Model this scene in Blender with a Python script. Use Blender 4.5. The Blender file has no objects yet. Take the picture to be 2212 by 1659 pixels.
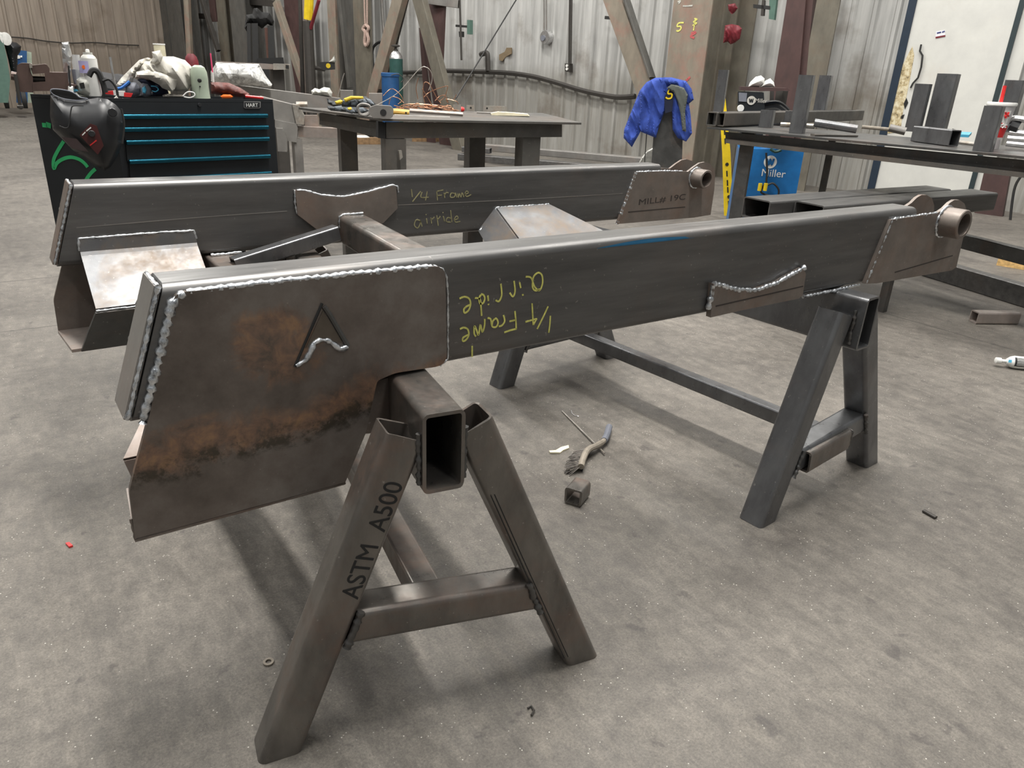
import bpy, bmesh, math, random
from mathutils import Vector, Matrix, noise
from mathutils.geometry import delaunay_2d_cdt
random.seed(7)
S = bpy.context.scene
V3 = Vector
# ------------------------------------------------------------------ camera
F = 1606.84; CX = 1106.0; CY = 829.5; H = 1.43
AX = V3((0.8240, -0.1871, 0.5347)); AY = V3((-0.5649, -0.3419, 0.7510)); AZ = V3((0.0423, -0.9209, -0.3874))
AX.normalize(); AZ = (AZ - AX * AX.dot(AZ)).normalized(); AY = AZ.cross(AX)
camd = bpy.data.cameras.new('camera'); cam = bpy.data.objects.new('camera', camd)
S.collection.objects.link(cam); S.camera = cam
camd.sensor_width = 36; camd.lens = F / 2212 * 36; camd.clip_start = .05; camd.clip_end = 200
R = Matrix(((AX[0], -AX[1], -AX[2]), (AY[0], -AY[1], -AY[2]), (AZ[0], -AZ[1], -AZ[2])))
cam.matrix_world = Matrix.Translation((0, 0, H)) @ R.to_4x4()
EYE = V3((0, 0, H))
# ------------------------------------------------------------------ light
w = bpy.data.worlds.new('hall_light'); S.world = w; w.use_nodes = True
nt = w.node_tree; bg = nt.nodes['Background']
tc = nt.nodes.new('ShaderNodeTexCoord'); sp = nt.nodes.new('ShaderNodeSeparateXYZ'); rp = nt.nodes.new('ShaderNodeValToRGB')
nt.links.new(tc.outputs['Generated'], sp.inputs[0]); nt.links.new(sp.outputs['Z'], rp.inputs[0]); nt.links.new(rp.outputs[0], bg.inputs[0])
e = rp.color_ramp.elements
e[0].position = 0.0; e[0].color = (.42, .40, .37, 1); e[1].position = .9; e[1].color = (.55, .58, .62, 1)
x = e.new(.12); x.color = (.85, .84, .80, 1); x = e.new(.4); x.color = (.26, .27, .28, 1)
bg.inputs[1].default_value = .45
S.view_settings.view_transform = 'Standard'; S.view_settings.look = 'None'; S.view_settings.gamma = 1
S.view_settings.use_curve_mapping = False; S.view_settings.exposure = .0
def lamp(x, y, z, power, sx=.4, sy=6.0, col=(1, .97, .92)):     # rows of linear high-bay lamps running across the frame
    l = bpy.data.lights.new('high_bay_lamp', 'AREA'); l.shape = 'RECTANGLE'; l.size = sx; l.size_y = sy; l.energy = power; l.color = col
    o = bpy.data.objects.new('high_bay_lamp', l); o.location = (x, y, z); S.collection.objects.link(o)
lamp(1.9, 2.2, 7.5, 780, .3, 4.2)
lamp(-3.4, 2.0, 7.5, 300); lamp(6.3, 2.5, 7.5, 330); lamp(1.4, -5.0, 7.5, 170)
lamp(-1.0, 10.0, 7.5, 420); lamp(5.2, 10.0, 7.5, 480); lamp(3.0, 18.0, 7.5, 520); lamp(8.8, 6.5, 7.0, 240)
lamp(-4.0, 17.0, 7.5, 420)
# ------------------------------------------------------------------ pixel -> place in the hall
def ray(px, py):
    v = V3((px - CX, py - CY, F)); return V3((v.dot(AX), v.dot(AY), v.dot(AZ)))
def Zp(px, py, z=0.0):
    r = ray(px, py); return EYE + r * ((z - H) / r[2])
def Yp(px, py, y):
    r = ray(px, py); return EYE + r * (y / r[1])
def Xp(px, py, x):
    r = ray(px, py); return EYE + r * (x / r[0])
def PL(px, py, p, n):                      # plane through p with normal n
    r = ray(px, py); n = V3(n); return EYE + r * ((V3(p) - EYE).dot(n) / r.dot(n))
UW = V3((-.227, .974, 0)).normalized(); VW = V3((.974, .227, 0)).normalized(); DW = 11.8; EW = 23.5
def WL(px, py, d=0): return PL(px, py, VW * (DW - d), VW)      # long wall, d metres in front of it
def EWp(px, py, d=0): return PL(px, py, UW * (EW - d), UW)
ZZ = V3((0, 0, 1))
# ------------------------------------------------------------------ mesh builder
class MB:
    def __init__(s): s.v = []; s.f = []
    def add(s, vs, fs):
        o = len(s.v); s.v += [V3(v) for v in vs]; s.f += [tuple(i + o for i in f) for f in fs]; return s
    def box(s, c, hx, hy, hz):             # centre, three half-axis vectors
        c, hx, hy, hz = V3(c), V3(hx), V3(hy), V3(hz)
        vs = [c + a * hx + b * hy + d * hz for a in (-1, 1) for b in (-1, 1) for d in (-1, 1)]
        return s.add(vs, [(0, 1, 3, 2), (4, 6, 7, 5), (0, 4, 5, 1), (2, 3, 7, 6), (0, 2, 6, 4), (1, 5, 7, 3)])
    def abox(s, a, b):
        a, b = V3(a), V3(b); c = (a + b) / 2; d = (b - a) / 2
        return s.box(c, (d[0], 0, 0), (0, d[1], 0), (0, 0, d[2]))
    def prism(s, pts, ext):                # flat polygon pushed along ext
        ext = V3(ext); n = len(pts); pts = [V3(p) for p in pts]
        return s.add(pts + [p + ext for p in pts], [tuple(range(n)), tuple(range(2 * n - 1, n - 1, -1))] + [(i, i + n, (i + 1) % n + n, (i + 1) % n) for i in range(n)])
    def tube(s, pts, r, n=8, cap=True, rf=None):   # round tube along a path
        pts = [V3(p) for p in pts]; o = len(s.v); t0 = (pts[1] - pts[0]).normalized()
        a = t0.orthogonal().normalized(); k = len(pts)
        for i, p in enumerate(pts):
            t = (pts[min(i + 1, k - 1)] - pts[max(i - 1, 0)]).normalized()
            a = (a - t * a.dot(t)).normalized(); b = t.cross(a); rr = rf(i) if rf else r
            for j in range(n):
                g = 2 * math.pi * j / n; s.v.append(p + (a * math.cos(g) + b * math.sin(g)) * rr)
        for i in range(k - 1):
            for j in range(n): s.f.append((o + i * n + j, o + i * n + (j + 1) % n, o + (i + 1) * n + (j + 1) % n, o + (i + 1) * n + j))
        if cap: s.f.append(tuple(o + j for j in range(n - 1, -1, -1))); s.f.append(tuple(o + (k - 1) * n + j for j in range(n)))
        return s
    def lathe(s, c, axis, prof, n=24):     # prof: (radius, height) along axis
        c, ax = V3(c), V3(axis).normalized(); a = ax.orthogonal().normalized(); b = ax.cross(a); o = len(s.v)
        for r, h in prof:
            for j in range(n):
                g = 2 * math.pi * j / n; s.v.append(c + ax * h + (a * math.cos(g) + b * math.sin(g)) * r)
        for i in range(len(prof) - 1):
            for j in range(n): s.f.append((o + i * n + j, o + i * n + (j + 1) % n, o + (i + 1) * n + (j + 1) % n, o + (i + 1) * n + j))
        s.f.append(tuple(o + j for j in range(n - 1, -1, -1))); s.f.append(tuple(o + (len(prof) - 1) * n + j for j in range(n)))
        return s
    def rtube(s, p0, p1, side, w_, h_, t=.006, r=.012, c0=None, c1=None, seg=4, jag=0):
        """hollow rectangular tube p0->p1; side = direction of the w_ width; c0/c1 = plane normals of the end cuts"""
        p0, p1 = V3(p0), V3(p1); d = (p1 - p0).normalized(); a = V3(side); a = (a - d * a.dot(d)).normalized(); b = d.cross(a)
        def prof(w2, h2, rr):
            o = []
            for sx, sy, g0 in ((1, 1, 0), (-1, 1, 90), (-1, -1, 180), (1, -1, 270)):
                for k in range(seg + 1):
                    g = math.radians(g0 + 90 * k / seg); o.append((sx * (w2 - rr) + rr * math.cos(g), sy * (h2 - rr) + rr * math.sin(g)))
            return o
        po = prof(w_ / 2, h_ / 2, r); pi = prof(w_ / 2 - t, h_ / 2 - t, max(r - t, .002)); n = len(po); o = len(s.v)
        for (p, cn) in ((p0, c0), (p1, c1)):
            cn = V3(cn) if cn is not None else d
            for pr in (po, pi):
                for (x, y) in pr:
                    q = p + a * x + b * y; k = (p - q).dot(cn) / d.dot(cn)
                    j = jag * noise.noise(q * 60) if jag else 0
                    s.v.append(q + d * (k + j))
        A, B, Cc, D = o, o + n, o + 2 * n, o + 3 * n
        for i in range(n):
            j = (i + 1) % n
            s.f += [(A + i, A + j, Cc + j, Cc + i), (B + j, B + i, D + i, D + j), (A + j, A + i, B + i, B + j), (Cc + i, Cc + j, D + j, D + i)]
        return s
    def sbox(s, p0, p1, side, w_, h_, r=.004, seg=2):      # solid bar, rounded long edges
        p0, p1 = V3(p0), V3(p1); d = (p1 - p0).normalized(); a = V3(side); a = (a - d * a.dot(d)).normalized(); b = d.cross(a); o = []
        for sx, sy, g0 in ((1, 1, 0), (-1, 1, 90), (-1, -1, 180), (1, -1, 270)):
            for k in range(seg + 1):
                g = math.radians(g0 + 90 * k / seg); o.append(p0 + a * (sx * (w_ / 2 - r) + r * math.cos(g)) + b * (sy * (h_ / 2 - r) + r * math.sin(g)))
        return s.prism(o, p1 - p0)
    def weld(s, pts, r, n=7, step=.006):   # rippled bead
        pts = [V3(p) for p in pts]; q = []
        for i in range(len(pts) - 1):
            L = (pts[i + 1] - pts[i]).length; m = max(2, int(L / step))
            for k in range(m): q.append(pts[i].lerp(pts[i + 1], k / m))
        q.append(pts[-1]); r = r * 1.12; q = [p + V3((noise.noise(p * 31), noise.noise(p * 29 + V3((5, 1, 2))), noise.noise(p * 33 + V3((1, 8, 2))))) * r * .35 for p in q]
        return s.tube(q, r, n, rf=lambda i: r * (.85 + .22 * math.sin(i * 2.1) + .45 * noise.noise(q[i] * 70)))
    def inflate(s, pts, c, ax, ay, depth, res=.02, folds=0, fs=8, edge=None, back=.6, seed=0):
        """closed outline (metres in ax/ay round c) puffed to both sides: cloth, gloves, bags"""
        P = [V3((p[0], p[1])) .to_2d() for p in pts]; n = len(P); Q = []
        for i in range(n):
            a, b = P[i], P[(i + 1) % n]; m = max(1, int((b - a).length / res))
            for k in range(m): Q.append(a.lerp(b, k / m))
        m = len(Q); xs = [p.x for p in Q]; ys = [p.y for p in Q]
        def inside(x, y):
            r = False
            for i in range(m):
                a, b = Q[i], Q[i - 1]
                if (a.y > y) != (b.y > y) and x < (b.x - a.x) * (y - a.y) / (b.y - a.y) + a.x: r = not r
            return r
        def dist(p): return min((p - q).length for q in Q)
        y = min(ys); ins = []; row = 0
        while y < max(ys):
            x = min(xs) + (res / 2 if row % 2 else 0)
            while x < max(xs):
                p = V3((x, y)).to_2d()
                if inside(x, y) and dist(p) > res * .6: ins.append(p)
                x += res
            y += res * .87; row += 1
        allp = Q + ins; vs, ed, fs_, *_r = delaunay_2d_cdt(allp, [], [list(range(m))], 1, 1e-5)
        c, ax, ay = V3(c), V3(ax), V3(ay); nz = ax.cross(ay).normalized(); E_ = edge or depth
        def off(p):
            d = dist(p); t = min(1, d / E_); return math.sqrt(max(0, 1 - (1 - t) ** 2))
        fr, bk = [], []
        for p in vs:
            o = off(p); f = 0
            if folds:
                q = V3((p.x * fs + p.y * fs * .35 + seed, p.y * fs * .28 - p.x * fs * .1, seed)); f = folds * (.8 * noise.noise(q) + .2 * noise.noise(q * 2.3) - .9 * abs(noise.noise(q * 1.2 + V3((3, 3, 3)))))
            w0 = c + ax * p.x + ay * p.y; k = o * depth + f * min(1, o * 1.5)
            fr.append(w0 + nz * k); bk.append(w0 - nz * o * depth * back)
        N = len(vs); o = len(s.v)
        fs_ = [f for f in fs_]
        return s.add(fr + bk, [tuple(f) for f in fs_] + [tuple(i + N for i in reversed(f)) for f in fs_])
def link(name, mb, mat, parent=None, smooth=30, weld=1e-5):
    me = bpy.data.meshes.new(name); pts = mb.v
    if parent is None:
        c = sum(pts, V3()) / len(pts); org = V3((c[0], c[1], min(p[2] for p in pts)))
    else:
        r = parent
        while r.parent: r = r.parent
        org = V3(r.location)
    me.from_pydata([p - org for p in pts], [], mb.f); me.update()
    bm = bmesh.new(); bm.from_mesh(me); bmesh.ops.remove_doubles(bm, verts=bm.verts, dist=weld); bmesh.ops.recalc_face_normals(bm, faces=bm.faces); bm.to_mesh(me); bm.free()
    if smooth:
        me.polygons.foreach_set('use_smooth', [True] * len(me.polygons)); me.set_sharp_from_angle(angle=math.radians(smooth))
    o = bpy.data.objects.new(name, me); S.collection.objects.link(o)
    if mat: me.materials.append(mat)
    if smooth and len(me.polygons) < 4000:
        m = o.modifiers.new('wn', 'WEIGHTED_NORMAL'); m.keep_sharp = True
    if parent is None: o.location = org
    else: o.parent = parent
    return o
def thing(name, label, cat, loc, group=None):
    o = bpy.data.objects.new(name, None); o.empty_display_size = .05; S.collection.objects.link(o); o.location = V3(loc); return tag(o, label, cat, group)
def tag(o, label, cat, group=None, kind=None):
    o['label'] = label; o['category'] = cat
    if group: o['group'] = group
    if kind: o['kind'] = kind
    return o
def struct(name, mb, mat, label=None, smooth=30):
    o = link(name, mb, mat, None, smooth); o['kind'] = 'structure'
    if label: o['label'] = label
    return o
# ------------------------------------------------------------------ materials
def newmat(name):
    m = bpy.data.materials.new(name); m.use_nodes = True; n = m.node_tree; return m, n, n.nodes['Principled BSDF']
def nz_(n, scale, det=4, rough=.6, vec=None, dist=0):
    t = n.nodes.new('ShaderNodeTexNoise'); t.inputs['Scale'].default_value = scale; t.inputs['Detail'].default_value = det
    t.inputs['Roughness'].default_value = rough; t.inputs['Distortion'].default_value = dist
    if vec: n.links.new(vec, t.inputs['Vector'])
    return t.outputs['Fac']
def ramp(n, fac, stops):
    r = n.nodes.new('ShaderNodeValToRGB'); n.links.new(fac, r.inputs[0]); e = r.color_ramp.elements
    e[0].position, e[0].color = stops[0][0], (*stops[0][1], 1) if len(stops[0][1]) == 3 else stops[0][1]
    e[1].position, e[1].color = stops[-1][0], (*stops[-1][1], 1)
    for p, c in stops[1:-1]: x = e.new(p); x.color = (*c, 1)
    return r.outputs[0]
def mix(n, fac, a, b, mode='MIX'):
    m = n.nodes.new('ShaderNodeMix'); m.data_type = 'RGBA'; m.blend_type = mode
    if isinstance(fac, (int, float)): m.inputs[0].default_value = fac
    else: n.links.new(fac, m.inputs[0])
    for s, i in ((a, 6), (b, 7)):
        if isinstance(s, tuple): m.inputs[i].default_value = (*s, 1)
        else: n.links.new(s, m.inputs[i])
    return m.outputs[2]
def mth(n, op, a, b=None, clamp=False):
    m = n.nodes.new('ShaderNodeMath'); m.operation = op; m.use_clamp = clamp
    for s, i in ((a, 0), (b, 1)):
        if s is None: continue
        if isinstance(s, (int, float)): m.inputs[i].default_value = s
        else: n.links.new(s, m.inputs[i])
    return m.outputs[0]
def coords(n, scale=(1, 1, 1), world=False):
    if world: g = n.nodes.new('ShaderNodeNewGeometry'); out = g.outputs['Position']
    else: t = n.nodes.new('ShaderNodeTexCoord'); out = t.outputs['Object']
    mp = n.nodes.new('ShaderNodeMapping'); mp.inputs['Scale'].default_value = scale; n.links.new(out, mp.inputs[0]); return mp.outputs[0]
def bump(n, b, h, st=.2, dist=.002):
    k = n.nodes.new('ShaderNodeBump'); k.inputs['Strength'].default_value = st; k.inputs['Distance'].default_value = dist
    n.links.new(h, k.inputs['Height']); n.links.new(k.outputs[0], b.inputs['Normal'])
def mr(n, fac, a, b, c, d):
    m = n.nodes.new('ShaderNodeMapRange'); n.links.new(fac, m.inputs[0])
    for i, v in enumerate((a, b, c, d)): m.inputs[i + 1].default_value = v
    return m.outputs[0]
def steel(name, base, dark, rust=(.16, .075, .04), ramt=.2, metal=.65, rough=(.3, .5), sc=(2, 2, 2), rsc=3.0, bst=.15, spots=True):
    m, n, b = newmat(name); c = coords(n, sc, True); c1 = coords(n, (1, 1, 1), True)
    a = ramp(n, nz_(n, 3.5, 6, .65, c), [(.3, dark), (.7, base)])
    rf = ramp(n, nz_(n, rsc, 5, .65, c1, .4), [(.62 - ramt, (0, 0, 0)), (.80 - ramt * .8, (1, 1, 1))])
    rf2 = mth(n, 'MULTIPLY', rf, nz_(n, rsc * 7, 4, .7, c1)); rf2 = mth(n, 'MULTIPLY', rf2, 1.5 * min(1, ramt * 3.3), True)
    col = mix(n, rf2, a, rust)
    if spots:
        v = ramp(n, nz_(n, 90, 2, .5, c1), [(.70, (0, 0, 0)), (.76, (1, 1, 1))]); col = mix(n, mth(n, 'MULTIPLY', v, .35), col, (.5, .48, .44))
    n.links.new(col, b.inputs['Base Color'])
    n.links.new(mth(n, 'SUBTRACT', metal, mth(n, 'MULTIPLY', rf2, metal * .8)), b.inputs['Metallic'])
    n.links.new(mth(n, 'ADD', mr(n, nz_(n, 9, 4, .6, c), .3, .7, rough[0], rough[1]), mth(n, 'MULTIPLY', rf2, .25)), b.inputs['Roughness'])
    bump(n, b, nz_(n, 220, 3, .6, c1), bst, .0006); return m
def flat(name, col, rough=.5, metal=0, var=.12, sc=12, bst=0, **kw):
    m, n, b = newmat(name); c = coords(n); f = nz_(n, sc, 4, .6, c)
    lo = tuple(x * (1 - var) for x in col); hi = tuple(min(1, x * (1 + var)) for x in col)
    n.links.new(ramp(n, f, [(.3, lo), (.7, hi)]), b.inputs['Base Color']); b.inputs['Roughness'].default_value = rough; b.inputs['Metallic'].default_value = metal
    if bst: bump(n, b, nz_(n, sc * 8, 3, .6, c), bst, .002)
    for k, v in kw.items(): b.inputs[k.replace('_', ' ')].default_value = v
    return m
M = {}
M['beam'] = steel('mill_scale_steel', (.165, .162, .158), (.098, .097, .096), (.15, .10, .07), .10, .62, (.30, .44), (.6, 6, 6), 2.2)
M['beam_dark'] = steel('dark_mill_steel', (.12, .12, .118), (.075, .075, .073), (.14, .085, .055), .14, .62, (.32, .46), (2, 2, 2), 4)
M['horse'] = steel('brown_stained_steel', (.23, .215, .195), (.12, .113, .105), (.19, .11, .075), .18, .7, (.24, .40), (3, 3, 1.2), 6)
M['horse_far'] = steel('blue_grey_steel', (.20, .205, .21), (.12, .12, .125), (.17, .11, .08), .08, .7, (.25, .40), (3, 3, 1.2), 6)
M['plate'] = steel('brown_plate', (.24, .205, .18), (.155, .135, .12), (.20, .115, .075), .16, .45, (.38, .55), (3, 3, 3), 5)
M['bright'] = steel('bright_bent_plate', (.20, .20, .20), (.125, .13, .14), (.22, .15, .09), .2, .5, (.34, .46), (3, 3, 3), 6)
M['pale'] = steel('pale_plate', (.36, .31, .28), (.26, .23, .21), (.25, .15, .1), .15, .5, (.35, .5), (3, 3, 3), 8)
M['bench'] = steel('bench_steel', (.13, .125, .115), (.075, .072, .068), (.14, .10, .07), .18, .5, (.4, .6), (1, 1, 1), 2)
M['grey'] = steel('light_grey_steel', (.30, .29, .27), (.19, .18, .17), (.24, .16, .12), .12, .5, (.4, .6), (1, 1, 1), 3)
M['bright_tube'] = steel('worn_silver', (.5, .48, .44), (.3, .28, .25), (.3, .2, .12), .15, .7, (.3, .5), (6, 6, 6), 8)
def weldmat():
    m, n, b = newmat('weld_bead_metal'); c = coords(n, world=True)
    n.links.new(ramp(n, nz_(n, 60, 4, .7, c), [(.30, (.14, .14, .15)), (.44, (.55, .58, .61)), (.62, (.9, .93, .96))]), b.inputs['Base Color'])
    b.inputs['Metallic'].default_value = .9; b.inputs['Roughness'].default_value = .28; bump(n, b, nz_(n, 400, 3, .6, c), .5, .001); return m
M['weld'] = weldmat()
def rustplate():
    m, n, b = newmat('rust_streaked_plate'); c = coords(n, world=True)
    g = n.nodes.new('ShaderNodeSeparateXYZ'); n.links.new(c, g.inputs[0])
    base = ramp(n, nz_(n, 7, 6, .65, c), [(.3, (.11, .092, .08)), (.5, (.17, .145, .128)), (.7, (.23, .21, .19))])
    # diagonal rust band
    yy = mth(n, 'ADD', g.outputs['Z'], mth(n, 'MULTIPLY', g.outputs['X'], -.07)); wob = nz_(n, 6, 6, .7, c, .8)
    y2 = mth(n, 'ADD', yy, mth(n, 'MULTIPLY', mth(n, 'SUBTRACT', wob, .5), .16))
    band = ramp(n, mth(n, 'ABSOLUTE', mth(n, 'SUBTRACT', y2, .725)), [(.015, (1, 1, 1)), (.055, (0, 0, 0))])
    dx = mth(n, 'SUBTRACT', g.outputs['X'], .42); dz = mth(n, 'SUBTRACT', g.outputs['Z'], .90)
    dd = mth(n, 'SQRT', mth(n, 'ADD', mth(n, 'MULTIPLY', dx, dx), mth(n, 'MULTIPLY', dz, dz)))
    blob = ramp(n, mth(n, 'ADD', dd, mth(n, 'MULTIPLY', mth(n, 'SUBTRACT', wob, .5), .22)), [(.07, (1, 1, 1)), (.10, (0, 0, 0))])
    rustc = ramp(n, nz_(n, 24, 6, .7, c, .5), [(.32, (.08, .06, .045)), (.5, (.20, .115, .075)), (.68, (.32, .18, .09))])
    f = mth(n, 'MAXIMUM', mth(n, 'MULTIPLY', band, .85), mth(n, 'MULTIPLY', blob, .75)); col = mix(n, f, base, rustc)
    y3 = mth(n, 'ADD', y2, mth(n, 'MULTIPLY', nz_(n, 18, 5, .7, c), .05))
    olive = ramp(n, mth(n, 'ABSOLUTE', mth(n, 'SUBTRACT', y3, .715)), [(.010, (1, 1, 1)), (.034, (0, 0, 0))])
    olive = mth(n, 'MULTIPLY', olive, ramp(n, nz_(n, 30, 5, .7, c), [(.42, (0, 0, 0)), (.55, (1, 1, 1))]))
    col = mix(n, mth(n, 'MULTIPLY', olive, .8), col, (.035, .032, .022))
    sp_ = ramp(n, nz_(n, 110, 2, .5, c), [(.72, (0, 0, 0)), (.78, (1, 1, 1))]); col = mix(n, mth(n, 'MULTIPLY', sp_, .35), col, (.42, .38, .33))
    n.links.new(col, b.inputs['Base Color']); n.links.new(mth(n, 'SUBTRACT', .5, mth(n, 'MULTIPLY', f, .35)), b.inputs['Metallic'])
    n.links.new(mr(n, nz_(n, 12, 4, .6, c), .3, .7, .34, .55), b.inputs['Roughness']); bump(n, b, nz_(n, 200, 3, .6, c), .2, .0008); return m
M['rustplate'] = rustplate()
def floormat():
    m, n, b = newmat('worn_concrete'); c = coords(n, world=True)
    g = n.nodes.new('ShaderNodeSeparateXYZ'); n.links.new(c, g.inputs[0])
    a = ramp(n, nz_(n, .8, 5, .6, c, .5), [(.3, (.085, .077, .068)), (.5, (.122, .112, .099)), (.72, (.160, .147, .130))])
    st = coords(n, (4, 1.3, 1), True); f2 = nz_(n, 5, 9, .78, st, .4)
    a = mix(n, .8, a, ramp(n, f2, [(.34, (.33, .32, .31)), (.5, (.5, .49, .48)), (.66, (.68, .67, .65))]), 'OVERLAY')
    f3 = nz_(n, 16, 8, .8, c, .3); a = mix(n, .6, a, ramp(n, f3, [(.36, (.34, .34, .34)), (.62, (.66, .66, .65))]), 'OVERLAY')
    d = ramp(n, nz_(n, 2.4, 6, .68, c, .5), [(.54, (0, 0, 0)), (.68, (1, 1, 1))]); a = mix(n, mth(n, 'MULTIPLY', d, .5), a, (.05, .044, .04))
    d = ramp(n, nz_(n, 9, 4, .6, c, .3), [(.65, (0, 0, 0)), (.70, (1, 1, 1))]); a = mix(n, mth(n, 'MULTIPLY', d, .5), a, (.042, .036, .035))
    gr = nz_(n, 150, 5, .85, c); a = mix(n, .7, a, ramp(n, gr, [(.3, (.2, .2, .2)), (.7, (.8, .8, .8))]), 'OVERLAY')
    vo = n.nodes.new('ShaderNodeTexVoronoi'); vo.inputs['Scale'].default_value = 60; n.links.new(c, vo.inputs['Vector'])
    dot = ramp(n, vo.outputs['Distance'], [(.07, (1, 1, 1)), (.13, (0, 0, 0))]); pick = ramp(n, nz_(n, 17, 2, .5, c), [(.52, (0, 0, 0)), (.58, (1, 1, 1))])
    a = mix(n, mth(n, 'MULTIPLY', mth(n, 'MULTIPLY', dot, pick), .9), a, (.55, .53, .47))
    wv = mth(n, 'MULTIPLY', mth(n, 'SUBTRACT', nz_(n, 3, 3, .5, c), .5), .03)
    ln = None
    for ax, v in (('Y', 4.72), ('Y', 5.84), ('X', 4.96)):
        k = ramp(n, mth(n, 'ABSOLUTE', mth(n, 'ADD', mth(n, 'SUBTRACT', g.outputs[ax], v), wv)), [(.004, (1, 1, 1)), (.014, (0, 0, 0))])
        ln = k if ln is None else mth(n, 'MAXIMUM', ln, k)
    a = mix(n, mth(n, 'MULTIPLY', ln, .6), a, (.05, .045, .04))
    n.links.new(a, b.inputs['Base Color']); n.links.new(mr(n, f2, .3, .7, .5, .75), b.inputs['Roughness'])
    bump(n, b, gr, .25, .0012); return m
M['floor'] = floormat()
def wallmat(name, hi, lo, grime, line=1.62):
    m, n, b = newmat(name); c = coords(n, (7, 7, .5), True); c1 = coords(n, world=True)
    g = n.nodes.new('ShaderNodeSeparateXYZ'); n.links.new(c1, g.inputs[0])
    a = ramp(n, nz_(n, 1.2, 6, .65, c), [(.3, lo), (.7, hi)])
    hgt = mth(n, 'ADD', g.outputs['Z'], mth(n, 'MULTIPLY', nz_(n, 1.4, 4, .6, c1), .5))
    f = ramp(n, mr(n, hgt, line - .1, line + .6, 0, 1), [(0, (1, 1, 1)), (.45, (0, 0, 0))])
    a = mix(n, mth(n, 'MULTIPLY', f, mr(n, nz_(n, 2.2, 5, .7, c), .3, .7, .35, .95)), a, grime)
    d = ramp(n, nz_(n, 1.1, 5, .6, c1), [(.56, (0, 0, 0)), (.7, (1, 1, 1))]); a = mix(n, mth(n, 'MULTIPLY', d, .5), a, (.15, .115, .08))
    n.links.new(a, b.inputs['Base Color']); b.inputs['Metallic'].default_value = .25; b.inputs['Roughness'].default_value = .42; return m
M['wall'] = wallmat('galvanised_corrugated', (.62, .62, .60), (.36, .36, .35), (.30, .285, .25))
M['wall_end'] = wallmat('tan_dirty_sheeting', (.40, .34, .28), (.24, .20, .165), (.25, .21, .17))
M['col'] = steel('olive_grey_painted_steel', (.17, .155, .122), (.11, .10, .08), (.16, .10, .06), .12, .15, (.5, .65), (2, 2, 1), 2, spots=False)
M['col_grey'] = steel('grey_painted_steel', (.12, .116, .105), (.075, .073, .068), (.11, .08, .055), .1, .15, (.5, .65), (2, 2, 1), 2, spots=False)
M['col_tan'] = steel('tan_painted_steel', (.27, .235, .185), (.19, .165, .13), (.33, .12, .09), .16, .1, (.5, .65), (2, 2, 1), 3, spots=False)
M['oxide'] = steel('red_oxide_steel', (.085, .045, .042), (.055, .032, .03), (.12, .06, .05), .1, .1, (.5, .65), (2, 2, 1), 2, spots=False)
M['cream'] = steel('cream_painted_door', (.66, .66, .62), (.58, .58, .55), (.45, .33, .2), .06, .0, (.35, .5), (1, 1, 1), 1.5, spots=False)
M['black'] = flat('black_plastic', (.018, .019, .021), .42)
M['black_matte'] = flat('black_rubber', (.02, .02, .02), .7)
M['chest'] = flat('charcoal_painted_steel', (.022, .025, .028), .38, .3)
M['teal'] = flat('anodised_teal', (.02, .13, .19), .25, .9)
M['green_paint'] = flat('green_spray_paint', (.03, .42, .14), .5)
M['white'] = flat('white_plastic', (.75, .75, .72), .4)
M['silver'] = flat('bare_aluminium', (.6, .6, .6), .3, .9, .2, 20)
M['dirty_white'] = flat('scuffed_grey_white', (.5, .5, .46), .45, .2, .25, 25)
M['hoodie'] = flat('light_grey_fleece', (.50, .48, .43), .95, 0, .15, 14, .4)
M['blue_cloth'] = flat('royal_blue_cotton', (.028, .065, .32), .85, 0, .25, 18, .3)
M['navy'] = flat('dark_navy_lining', (.010, .014, .035), .9)
M['lining'] = flat('grey_green_lining', (.09, .10, .09), .85)
M['yellow'] = flat('yellow_paint', (.80, .58, .02), .4)
M['yellow_tip'] = flat('yellow_glove_rubber', (.62, .43, .03), .6)
M['glove'] = flat('dark_grey_glove', (.05, .055, .06), .8, 0, .3, 30, .4)
M['glove_grey'] = flat('slate_glove_palm', (.13, .15, .17), .75, 0, .3, 30, .4)
M['red'] = flat('red_plastic', (.65, .03, .03), .35)
M['darkred'] = flat('dark_red_iron', (.15, .012, .02), .55, 0, .3)
M['maroon'] = flat('maroon_bag', (.10, .022, .015), .55, 0, .45, 40, .4)
M['orange'] = flat('orange_plastic', (.85, .16, .02), .4)
M['miller'] = flat('blue_welder_enamel', (.012, .13, .36), .35)
M['blue'] = flat('deep_blue_plastic', (.01, .07, .2), .5)
M['lightblue'] = flat('light_blue_plastic', (.08, .4, .6), .4)
M['sage'] = flat('pale_green_hard_shell', (.36, .42, .33), .4)
M['purplegrey'] = flat('slate_grey_earcup', (.16, .17, .20), .6)
M['cylgreen'] = flat('dark_green_cylinder', (.03, .085, .075), .35, .1)
M['mgreen'] = flat('machine_green', (.08, .15, .12), .5)
M['vise'] = flat('brown_cast_iron', (.10, .065, .055), .5, .3, .25)
M['copper'] = flat('copper_coated_wire', (.45, .24, .15), .32, .9)
M['chalk'] = flat('yellow_paint_marker', (.62, .60, .16), .8, 0, .25, 60)
M['chalk_dim'] = flat('faded_yellow_marker', (.27, .25, .13), .85, 0, .3, 60)
M['ink'] = flat('black_stencil_ink', (.012, .012, .012), .7)
M['ink_brown'] = flat('faded_black_ink', (.035, .028, .025), .7)
M['pink_chalk'] = flat('pink_chalk', (.45, .10, .10), .9)
M['wood'] = flat('splintered_pine', (.62, .40, .16), .8, 0, .35, 30, .5)
M['cream_chip'] = flat('cream_wood_chip', (.72, .66, .48), .8)
M['paper'] = flat('white_sticker', (.8, .8, .84), .5)
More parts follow.
